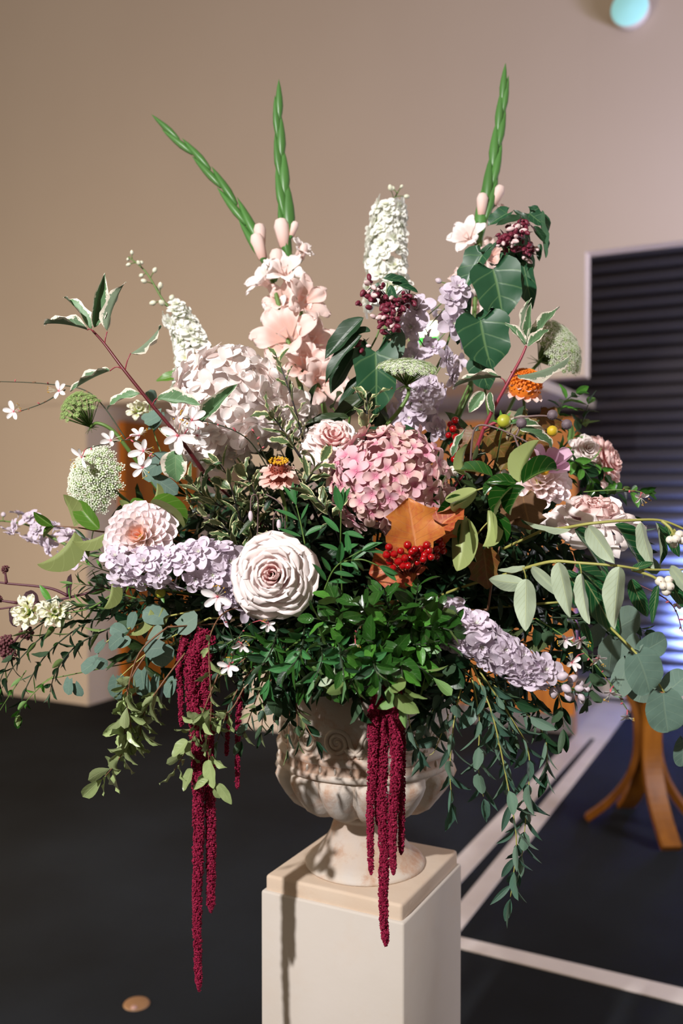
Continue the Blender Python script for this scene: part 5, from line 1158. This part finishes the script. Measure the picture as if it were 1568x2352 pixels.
# ---- narrow-leaved eucalyptus hanging on the right
PV = dict(n=20, mat=M_parv, shape=['lance', 'lance', 'ovate'], l0=56, l1=58, ang=52, arr='opp', t0=.08, face=.6, droop=.35, wr=1.0)
sprig('hanging_eucalyptus', 'long narrow-leaved eucalyptus stems hanging to the lower right of the urn', 'foliage',
      [[(1085, 1530, 1.46), (1130, 1640, 1.43), (1165, 1800, 1.43), (1185, 1920, 1.43), (1180, 2000, 1.43), (1172, 2060, 1.43)], [(1100, 1540, 1.46), (1180, 1660, 1.45), (1215, 1740, 1.45), (1205, 1900, 1.45), (1195, 1990, 1.45)]], S_yel, .0016, dict(PV, n=34))
sprig('hanging_eucalyptus', 'narrow-leaved eucalyptus stems hanging just right of the urn bowl', 'foliage',
      [[(1070, 1540, 1.47), (1045, 1640, 1.43), (1033, 1760, 1.42), (1038, 1840, 1.42)], [(1080, 1540, 1.47), (1100, 1650, 1.44), (1098, 1760, 1.44), (1110, 1830, 1.44)], [(1060, 1540, 1.48), (1000, 1620, 1.46), (965, 1700, 1.46)], [(1080, 1560, 1.48), (1140, 1700, 1.46), (1160, 1760, 1.46)]], S_yel, .0015, dict(PV, n=20))
sprig('hanging_eucalyptus', 'narrow-leaved eucalyptus stems fanning out below the lilac delphinium', 'foliage',
      [[(1110, 1540, 1.48), (1190, 1620, 1.47), (1250, 1690, 1.47), (1255, 1770, 1.47)], [(1120, 1530, 1.48), (1210, 1580, 1.48), (1240, 1640, 1.48)], [(1090, 1550, 1.48), (1150, 1590, 1.47), (1180, 1690, 1.47)], [(1060, 1550, 1.48), (1020, 1590, 1.48), (985, 1630, 1.48)]], S_yel, .0015, dict(PV, n=24, mat=[M_parv, M_dark]))
sprig('hanging_eucalyptus', 'small dark eucalyptus tip hanging alone below the delphinium buds', 'foliage', [[(1280, 1590, 1.46), (1290, 1630, 1.45), (1293, 1670, 1.45)]], S_yel, .0012, dict(PV, n=8, mat=M_dark, l0=44))
sprig('hanging_eucalyptus', 'thin eucalyptus twig hanging in front of the urn, right of the red tassels', 'foliage', [[(935, 1600, 1.42), (942, 1670, 1.41), (962, 1720, 1.41)], [(1030, 1640, 1.44), (1000, 1720, 1.43), (985, 1735, 1.43)]], S_yel, .0010, dict(PV, n=6, l0=44))
DK = dict(n=26, mat=[M_dark, M_parv], shape=['lance', 'oval'], l0=40, l1=38, ang=58, arr='opp', t0=.08, face=.4, droop=.3)
sprig('dark_foliage', 'dark shaded sprigs filling under the lilac delphinium on the lower right', 'foliage', [[(1000, 1480, 1.52), (1060, 1560, 1.50), (1100, 1620, 1.50)], [(1020, 1470, 1.52), (1120, 1560, 1.52), (1190, 1600, 1.52)], [(980, 1500, 1.52), (990, 1580, 1.50), (1040, 1630, 1.5)], [(1100, 1480, 1.54), (1250, 1560, 1.54), (1330, 1600, 1.54)], [(960, 1480, 1.5), (950, 1560, 1.47), (960, 1610, 1.47)]], S_dark, .002, DK)
sprig('dark_foliage', 'dark shaded leaves behind the grey-backed branches on the right', 'foliage', [[(1150, 1300, 1.60), (1260, 1330, 1.56), (1370, 1380, 1.54)], [(1150, 1340, 1.60), (1260, 1400, 1.56), (1380, 1440, 1.54)], [(1160, 1380, 1.58), (1260, 1450, 1.55), (1350, 1520, 1.54)], [(1100, 1250, 1.60), (1250, 1250, 1.60), (1330, 1270, 1.58)]], S_dark, .002, dict(DK, mat=[M_dark], l0=60, l1=60, shape='ovate'))
sprig('dark_foliage', 'dark green ivy-like leaves by the shutter at the right edge of the bouquet', 'foliage', [[(1250, 1080, 1.72), (1330, 980, 1.74), (1350, 930, 1.75)], [(1260, 1120, 1.70), (1350, 1060, 1.70), (1400, 1100, 1.70)], [(1300, 1160, 1.70), (1420, 1130, 1.68), (1480, 1130, 1.68)], [(1250, 1000, 1.74), (1290, 930, 1.76), (1320, 905, 1.76)], [(1260, 1060, 1.7), (1320, 1060, 1.66), (1370, 1120, 1.65)]], S_dark, .002, dict(DK, mat=[M_dark, M_bright, M_glossy], l0=40, l1=36, shape=['ovate', 'broad'], n=22, face=.9))
sprig('dark_foliage', 'dark trailing leaves at the right edge around the round eucalyptus', 'foliage', [[(1400, 1420, 1.50), (1480, 1450, 1.50)], [(1360, 1500, 1.52), (1360, 1560, 1.5), (1350, 1600, 1.5)], [(1420, 1180, 1.60), (1470, 1230, 1.6), (1490, 1280, 1.6)]], S_dark, .0015, dict(DK, n=12, l0=48))

sprig('dark_foliage', 'big dark leaves filling behind the round eucalyptus on the left', 'foliage', [[(560, 1400, 1.66), (430, 1400, 1.63), (280, 1390, 1.62)], [(560, 1430, 1.66), (430, 1470, 1.62), (300, 1500, 1.60)], [(560, 1460, 1.64), (460, 1530, 1.60), (360, 1570, 1.58)], [(540, 1350, 1.66), (400, 1330, 1.64), (260, 1330, 1.62)], [(560, 1300, 1.66), (420, 1280, 1.64)], [(560, 1250, 1.66), (420, 1180, 1.62), (320, 1170, 1.62)]], S_dark, .002, dict(DK, mat=[M_dark, M_dark2], n=22, l0=78, l1=64, shape='ovate'))
sprig('dark_foliage', 'big dark leaves filling deep behind the lilac delphinium on the lower right', 'foliage', [[(1000, 1350, 1.64), (1120, 1380, 1.62), (1260, 1400, 1.62)], [(1000, 1400, 1.62), (1120, 1450, 1.60), (1280, 1500, 1.60)], [(1000, 1300, 1.64), (1120, 1280, 1.62), (1280, 1330, 1.62)], [(1000, 1250, 1.64), (1100, 1180, 1.62), (1220, 1180, 1.62)], [(1020, 1150, 1.66), (1120, 1100, 1.64), (1200, 1050, 1.66)], [(1030, 1100, 1.66), (1100, 1000, 1.66), (1180, 980, 1.68)]], S_dark, .002, dict(DK, mat=[M_dark, M_dark2], n=22, l0=84, l1=70, shape='ovate'))
sprig('dark_foliage', 'shaded leaves jutting forward under the large rose', 'foliage', [[(700, 1430, 1.44), (690, 1500, 1.36), (660, 1540, 1.34)], [(730, 1430, 1.44), (740, 1510, 1.35), (720, 1560, 1.33)], [(770, 1440, 1.43), (785, 1520, 1.33), (790, 1560, 1.31)], [(640, 1440, 1.44), (620, 1500, 1.37), (590, 1540, 1.35)], [(840, 1480, 1.40), (860, 1530, 1.31), (870, 1560, 1.30)]], S_dark, .0018, dict(DK, mat=[M_glossy, M_dark, M_pist], n=18, l0=54, l1=50, shape=['ovate', 'lance']))

# ---- hanging pale pittosporum on the left
PL = dict(n=18, mat=M_pale, shape=['ruffle', 'spoon', 'curl'], l0=42, l1=54, ang=55, arr='alt', t0=.42, face=.8, droop=.25, wr=1.1)
sprig('hanging_pittosporum', 'pale olive-green leaves hanging on brown twigs at the lower left', 'foliage',
      [[(385, 1440, 1.44), (320, 1500, 1.42), (292, 1600, 1.42), (300, 1680, 1.42), (275, 1740, 1.42), (235, 1790, 1.42)], [(375, 1450, 1.45), (300, 1560, 1.43), (285, 1650, 1.43), (290, 1700, 1.43)], [(425, 1500, 1.45), (365, 1580, 1.43), (330, 1640, 1.44), (320, 1700, 1.44)]], S_brown, .0016, dict(PL, n=24))
sprig('hanging_pittosporum', 'pale olive-green leaves hanging in front of the left red tassels', 'foliage',
      [[(640, 1390, 1.54), (530, 1400, 1.46), (486, 1450, 1.41), (480, 1520, 1.40), (485, 1620, 1.39), (478, 1730, 1.39), (492, 1800, 1.39)], [(520, 1500, 1.42), (480, 1600, 1.40), (440, 1700, 1.40), (400, 1770, 1.40)], [(560, 1580, 1.42), (520, 1640, 1.40), (450, 1650, 1.40)]], S_brown, .0015, dict(PL, n=13, l0=44, l1=52))
hp = [o for o in COL.objects if o.get('label') == 'pale olive-green leaves hanging in front of the left red tassels'][0]
hero(hp, 'broad', M_pale, [(478, 1745, 492, 1808, 1.38, .95, 0, 0), (500, 1800, 534, 1843, 1.38, .8, 0, 0), (440, 1765, 425, 1815, 1.38, .95, 0, 0), (478, 1790, 442, 1812, 1.38, .7, 0, 0), (430, 1700, 398, 1738, 1.38, 1.1, 0, 0)])
SM = dict(n=20, mat=[M_parv, M_dark, M_pale], shape=['lance', 'ovate'], l0=40, l1=38, ang=58, arr='opp', t0=.08, face=.5, droop=.3)
sprig('hanging_foliage', 'mixed small green leaves hanging left of the urn', 'foliage',
      [[(620, 1500, 1.48), (560, 1560, 1.45), (520, 1640, 1.44), (500, 1700, 1.44)], [(630, 1500, 1.48), (590, 1600, 1.45), (555, 1700, 1.44)], [(640, 1520, 1.48), (610, 1600, 1.45), (600, 1680, 1.45)], [(560, 1500, 1.48), (500, 1560, 1.46), (460, 1620, 1.45)], [(600, 1480, 1.48), (540, 1530, 1.46), (480, 1560, 1.45)]], S_brown, .0015, SM)
sprig('hanging_foliage', 'dark and pale twigs hanging in front of the left side of the urn', 'foliage',
      [[(680, 1560, 1.47), (680, 1620, 1.44), (685, 1700, 1.43)], [(665, 1560, 1.47), (665, 1640, 1.44), (660, 1720, 1.44)], [(680, 1620, 1.45), (710, 1680, 1.43), (725, 1700, 1.43)], [(640, 1540, 1.48), (640, 1620, 1.45), (628, 1660, 1.45)]], S_brown, .0012, dict(SM, n=11))
sprig('dark_foliage', 'dense dark leaves under the large rose above the urn rim', 'foliage', [[(700, 1420, 1.52), (640, 1480, 1.48), (580, 1520, 1.46)], [(720, 1440, 1.52), (700, 1520, 1.47), (660, 1570, 1.46)], [(680, 1420, 1.52), (580, 1460, 1.48), (500, 1480, 1.47)], [(760, 1440, 1.52), (770, 1530, 1.47), (740, 1580, 1.46)], [(800, 1470, 1.5), (820, 1550, 1.46), (800, 1580, 1.46)], [(880, 1470, 1.5), (890, 1570, 1.46), (880, 1600, 1.46)]], S_dark, .002, dict(DK, mat=[M_dark, M_glossy], n=24, face=.5))
sprig('dark_foliage', 'dense dark leaves between the left dahlia and the left red tassels', 'foliage', [[(500, 1400, 1.54), (430, 1430, 1.50), (360, 1480, 1.48)], [(480, 1380, 1.54), (400, 1400, 1.52), (300, 1430, 1.50)], [(500, 1420, 1.54), (440, 1500, 1.50), (400, 1560, 1.48)], [(520, 1420, 1.54), (500, 1500, 1.5), (480, 1560, 1.48)], [(440, 1380, 1.55), (330, 1380, 1.54), (240, 1400, 1.54)]], S_dark, .002, dict(DK, mat=[M_dark], n=24, face=.4, l0=46, l1=44))

# ---- trailing stems at the left edge
TR = dict(n=22, mat=[M_dark, M_glossy, M_dark], shape=['lance', 'ovate'], l0=44, l1=34, ang=48, arr='opp', t0=.15, face=.6, droop=.2)
sprig('trailing_foliage', 'dark green fine-leaved stems trailing out to the lower left edge', 'foliage',
      [[(300, 1400, 1.55), (200, 1430, 1.56), (110, 1500, 1.57), (60, 1580, 1.57), (45, 1640, 1.57)], [(280, 1430, 1.55), (180, 1480, 1.56), (130, 1540, 1.56), (115, 1590, 1.56)], [(280, 1380, 1.55), (160, 1400, 1.57), (60, 1460, 1.58), (10, 1540, 1.58), (-10, 1600, 1.58)], [(250, 1420, 1.56), (130, 1440, 1.57), (40, 1520, 1.57), (5, 1580, 1.57)]], S_dark, .0016, TR)
sprig('trailing_foliage', 'bright narrow-leaved stems behind the lilac flowers at the left', 'foliage', [[(330, 1340, 1.58), (240, 1310, 1.57), (180, 1290, 1.57)], [(330, 1380, 1.58), (230, 1350, 1.57), (170, 1340, 1.57)], [(340, 1300, 1.58), (250, 1280, 1.58), (200, 1240, 1.58)], [(300, 1400, 1.57), (200, 1390, 1.57), (150, 1380, 1.57)]], S_green, .0014, dict(TR, mat=[M_dark, M_bright], shape='narrow', n=20, l0=40, l1=40))
sprig('trailing_foliage', 'tiny bright green tips at the very lower left edge', 'foliage', [[(110, 1560, 1.56), (70, 1600, 1.56), (45, 1630, 1.56)], [(60, 1540, 1.57), (20, 1600, 1.57), (-5, 1640, 1.57)]], S_green, .001, dict(TR, mat=M_bright, n=8, l0=26, l1=26))

# ---- maroon sedum stems at the left edge
sd = sprig('sedum_stem', 'dark maroon branching sedum stems with seed clusters at the left edge', 'foliage', [[(270, 1345, 1.60), (190, 1365, 1.60), (120, 1380, 1.60), (-10, 1400, 1.60)], [(155, 1368, 1.60), (110, 1350, 1.60), (15, 1340, 1.60), (-10, 1335, 1.6)], [(120, 1380, 1.60), (60, 1440, 1.60), (25, 1485, 1.60)], [(40, 1385, 1.60), (-10, 1378, 1.60)], [(15, 1340, 1.6), (12, 1315, 1.6)]], S_mar, .003, dict(n=0), r1=.0016)
def seedball(root, px, py, Z, R, n, mat, r):
    mb = MB()
    for k in range(n):
        z = 1 - 2*(k + .5)/n; rr = math.sqrt(1 - z*z); th = k*2.4; q = R*r.uniform(.55, 1.0)
        ball(mb, (rr*math.cos(th)*q, rr*math.sin(th)*q, z*q), R*.24, 5, 4)
    link('seed_cluster', mb.mesh('seed_cluster', mat), root, Matrix.Translation(P(px, py, Z)))
rr_ = random.Random(5)
for (x, y, R) in ((12, 1308, .007), (15, 1475, .013), (18, 1500, .014), (8, 1490, .012), (-5, 1375, .008), (62, 1455, .012)): seedball(sd, x, y, 1.60, R, 34, M_sed, rr_)
hero(sd, 'round', M_purple, [(80, 1385, 60, 1360, 1.60, 1.2, 0, 0), (160, 1368, 163, 1320, 1.60, .4, 0, 0), (28, 1400, 35, 1440, 1.6, .5, 0, 0)], False)

# ---- small cream flowers
CR_L = [(5, .06, .2, .5, .05, .9, 1, 0), (6, .12, .5, .5, .2, .5, 0, .1), (7, .18, .75, .3, .35, .42, 0, .2)]
rose('narcissus', 'small cream double flower at the left edge, the left one of the pair', 'flower', P(66, 1406, 1.58), (-.3, -.85, .2), .034, [F_cream, F_cream, S_green], CR_L, 21, wav=.006)
rose('narcissus', 'small cream flower with a green-yellow heart at the left, the right one of the pair', 'flower', P(126, 1408, 1.57), (.3, -.8, .4), .032, [F_cream, F_cream, S_green], CR_L[:], 23, wav=.006)
rose('narcissus', 'small blurred cream flower with yellow heart on the upper left behind the dogwood branch', 'flower', P(320, 945, 1.68), (.1, -.7, .5), .026, [F_cream, F_cream, S_green], CR_L, 25, wav=.006)
cs = sprig('narcissus_foliage', 'bright green stems leading to the two small cream flowers on the left', 'foliage', [[(285, 1345, 1.54), (210, 1395, 1.55), (140, 1410, 1.57)], [(320, 1390, 1.56), (220, 1395, 1.57), (170, 1405, 1.57)]], S_green, .002, dict(n=0))
hero(cs, 'narrow', M_bright, [(118, 1385, 95, 1342, 1.58, 1.6, 0, 0)])
rose('chrysanthemum', 'white flower head behind the leaves below the right dahlia', 'flower', P(1178, 1085, 1.62), (-.3, -.8, .3), .030, [F_white, F_white, S_green], CR_L, 27)

# ---- gaura
FR = (0, -1, .1)
gaura('gaura', 'thin arching gaura stem with two small white flowers at the far left', [(290, 1010, 1.60), (210, 905, 1.62), (110, 882, 1.64), (-10, 876, 1.66)], [(135, 898, 1.62, 26, (-.2, -.8, .2))], 6, 7)
gaura('gaura', 'thin gaura twig with one small white butterfly flower at the left edge', [(150, 895, 1.62), (100, 925, 1.62), (45, 945, 1.62)], [(32, 945, 1.62, 26, FR)], 7, 4)
gaura('gaura', 'gaura sprays with white star-shaped flowers between the lace flower and the dogwood', [(470, 1180, 1.55), (400, 1090, 1.50), (350, 1040, 1.48), (300, 1010, 1.49), (200, 1030, 1.52)],
      [(330, 1036, 1.44, 34, FR), (328, 1074, 1.44, 30, (-.2, -.9, -.2)), (188, 1050, 1.50, 30, (-.5, -.7, -.2)), (255, 1012, 1.50, 28, (.3, -.7, .4)), (320, 1000, 1.54, 26, (0, -.5, .6))], 8, 6)
gaura('gaura', 'gaura twigs with white and pink flowers in front of the blush hydrangea', [(620, 1085, 1.48), (570, 1010, 1.44), (500, 975, 1.42), (420, 960, 1.41)],
      [(408, 1000, 1.40, 46, FR), (440, 965, 1.41, 36, (.2, -.8, .3)), (452, 1000, 1.41, 30, (.1, -.8, -.5))], 9, 7)
gaura('gaura', 'thin gaura twigs with red buds beside the zinnia', [(615, 1065, 1.44), (600, 1030, 1.42), (578, 985, 1.42)], [], 10, 6)
gaura('gaura', 'white gaura flower with long stamens at the left foot of the large rose', [(545, 1560, 1.44), (535, 1470, 1.40), (505, 1385, 1.39)], [(500, 1370, 1.37, 38, (-.1, -1, -.1))], 11, 3)
gaura('gaura', 'small white gaura flowers hanging above the left red tassels', [(640, 1430, 1.44), (580, 1430, 1.40), (545, 1470, 1.38), (530, 1530, 1.38)], [(525, 1530, 1.36, 28, FR), (555, 1480, 1.36, 22, (.2, -.8, -.5)), (615, 1432, 1.38, 22, (0, -.9, -.4))], 12, 6)
gaura('gaura', 'long thin gaura stems with pink and white flowers trailing down at the lower right', [(1230, 1420, 1.44), (1320, 1480, 1.38), (1390, 1555, 1.36), (1440, 1630, 1.36)], [(1332, 1470, 1.36, 26, (.1, -.7, -.6)), (1297, 1468, 1.37, 22, (-.2, -.7, -.6)), (1375, 1512, 1.36, 22, (0, -.7, -.7)), (1402, 1590, 1.35, 24, (0, -.6, -.8)), (1312, 1522, 1.36, 28, (.4, -.8, .4)), (1440, 1645, 1.35, 18, (0, -.6, -.8))], 13, 9, mat=S_green)
gaura('gaura', 'gaura twig with tiny pink flowers against the blue shutter on the right', [(1340, 1130, 1.50), (1420, 1125, 1.46), (1470, 1130, 1.45), (1488, 1145, 1.45)], [(1470, 1142, 1.44, 20, (.2, -.7, -.4))], 14, 7, mat=S_green)
gaura('gaura', 'wiry pink gaura twigs at the right edge below the snowberries', [(1460, 1340, 1.44), (1520, 1370, 1.42), (1550, 1400, 1.41), (1566, 1450, 1.41)], [(1552, 1390, 1.40, 18, (.2, -.7, -.4))], 15, 8, mat=S_mar)
gaura('gaura', 'single nodding gaura bud in front of the glossy leaves at the lower centre', [(850, 1430, 1.38), (825, 1440, 1.35), (815, 1470, 1.345)], [(816, 1478, 1.34, 16, (0, -.3, -.9))], 16, 3)

# ---- anemone seed heads and small round buds
ah = sprig('anemone_seedheads', 'mauve arching anemone stems with small dark round seed heads on the upper right', 'foliage', [[(1080, 1060, 1.50), (1090, 985, 1.48), (1130, 980, 1.47), (1200, 1010, 1.46), (1230, 1030, 1.46)], [(1180, 960, 1.48), (1250, 955, 1.47), (1300, 970, 1.47)], [(1180, 1000, 1.46), (1192, 1030, 1.46), (1200, 1045, 1.46)], [(1185, 1000, 1.46), (1192, 985, 1.46), (1197, 975, 1.46)]], S_mauve, .0018, dict(n=0), r1=.0012)
for (x, y, Z) in ((1197, 972, 1.45), (1268, 953, 1.46), (1301, 975, 1.46), (1200, 1045, 1.45)):
    mb = MB(); ball(mb, (0, 0, 0), .0085, 12, 8)
    for k in range(8): tube(mb, [V3((0, 0, .009)), V3((math.cos(k*.785)*.0088, math.sin(k*.785)*.0088, 0)), V3((0, 0, -.009))], .0006, .0006, 4)
    link('seed_head', mb.mesh('seed_head', M_seed), ah, zframe(P(x, y, Z), (.3, -.6, .3)))
yb = thing('dahlia_bud', 'round chartreuse dahlia bud on the upper right beside the red stem', 'flower bud', P(1157, 967, 1.49))
mb = MB(); ball(mb, (0, 0, 0), .0115, 14, 10, sq=(1, 1, .9)); link('bud', mb.mesh('bud', M_pod), yb, zframe(P(1157, 967, 1.49), (.1, -.8, .3)))
for k in range(6):
    b = P(1157, 967, 1.49); put_leaf(yb, 'narrow', M_bright, b + V3((0, .008, -.004)), b + V3((math.cos(k)*.018, 0, math.sin(k)*.018)), 1.2)
mb = MB(); tube(mb, [P(1157, 975, 1.50), P(1150, 1000, 1.52), P(1140, 1060, 1.56)], .0015, .0015, 5); link('stem', mb.mesh('stem', S_green), yb)
yb2 = thing('dahlia_bud', 'small yellow-green dahlia bud under the lilac delphinium on the left', 'flower bud', P(372, 1368, 1.45))
mb = MB(); ball(mb, (0, 0, 0), .0085, 12, 8); link('bud', mb.mesh('bud', M_pod), yb2, zframe(P(368, 1362, 1.46), (-.1, -.8, -.3)))
put_leaf(yb2, 'ovate', M_bright, P(372, 1368, 1.46), P(376, 1385, 1.455), 1.0)
yb3 = thing('dahlia_bud', 'small yellow dahlia bud behind the cream-edged leaf on the upper right', 'flower bud', P(1268, 990, 1.56))
mb = MB(); ball(mb, (0, 0, 0), .0095, 12, 8); link('bud', mb.mesh('bud', plain('bud_yellow', (210, 180, 40), .5)), yb3, zframe(P(1268, 990, 1.56), (0, -.8, .3)))
nd = sprig('nodding_buds', 'grey nodding stalks with withered pink buds above the large rose', 'flower', [[(630, 1250, 1.46), (628, 1190, 1.43), (642, 1170, 1.42), (650, 1200, 1.42)], [(590, 1260, 1.46), (592, 1150, 1.43), (578, 1140, 1.42), (575, 1175, 1.42)], [(655, 1240, 1.46), (650, 1165, 1.43), (610, 1135, 1.43)]], S_mauve, .0013, dict(n=0), r1=.001)
for (x, y) in ((575, 1195), (640, 1215)): link('bud', bud_mesh(M_budl, 0), nd, zframe(P(x, y - 22, 1.42), (.05, -.2, -1), 0, .017) @ Matrix.Diagonal((.6, .6, 1, 1)))

# ---- hanging amaranth
AZ = 1.42
amaranth('amaranth_tassel', 'longest crimson amaranth tassel of the left group, ending lowest', [(470, 1450, 1.47), (440, 1530, 1.44), (452, 1700, 1.43), (456, 1900, 1.43), (452, 2100, 1.43), (457, 2275, 1.43)], .0125, .0050, 1)
amaranth('amaranth_tassel', 'second crimson amaranth tassel of the left group, right beside the longest', [(480, 1460, 1.47), (470, 1540, 1.445), (478, 1700, 1.44), (484, 1900, 1.44), (484, 2095, 1.44)], .0110, .0060, 2)
amaranth('amaranth_tassel', 'short thin crimson amaranth tassel at the left side of the left group', [(430, 1450, 1.48), (412, 1520, 1.46), (415, 1600, 1.46), (416, 1668, 1.46)], .0062, .0030, 3)
amaranth('amaranth_tassel', 'small thin amaranth tassel between the left group and the urn', [(555, 1580, 1.50), (547, 1660, 1.48), (545, 1812, 1.48)], .0048, .0028, 4)
amaranth('amaranth_tassel', 'tiny amaranth tip showing beside the left group under the small leaves', [(530, 1600, 1.50), (524, 1660, 1.48), (520, 1735, 1.48)], .0040, .0025, 12)
amaranth('amaranth_tassel', 'crimson amaranth tassel at the left side of the centre group before the urn', [(880, 1560, 1.44), (858, 1640, 1.41), (856, 1750, 1.405), (850, 1870, 1.405), (852, 2008, 1.405)], .0095, .0036, 5)
amaranth('amaranth_tassel', 'longest crimson amaranth tassel of the centre group, hanging over the pedestal', [(890, 1550, 1.44), (880, 1650, 1.42), (876, 1800, 1.41), (882, 1950, 1.405), (880, 2080, 1.405), (886, 2172, 1.405)], .0110, .0058, 6)
amaranth('amaranth_tassel', 'thick crimson amaranth tassel in the middle of the centre group', [(900, 1560, 1.43), (905, 1650, 1.405), (910, 1750, 1.40), (902, 1880, 1.40), (903, 2008, 1.40)], .0120, .0040, 7)
amaranth('amaranth_tassel', 'slim crimson amaranth tassel at the right side of the centre group', [(915, 1580, 1.44), (920, 1680, 1.42), (922, 1800, 1.415), (921, 1962, 1.415)], .0072, .0038, 8)
amaranth('amaranth_tassel', 'dark shaded amaranth tassel behind the others of the centre group', [(880, 1560, 1.46), (866, 1680, 1.44), (868, 1800, 1.43), (872, 1900, 1.43)], .0100, .0060, 9)
amaranth('amaranth_tassel', 'tiny amaranth tip showing above the urn rim left of the centre group', [(835, 1540, 1.46), (829, 1580, 1.45), (828, 1613, 1.45)], .0045, .0025, 10)
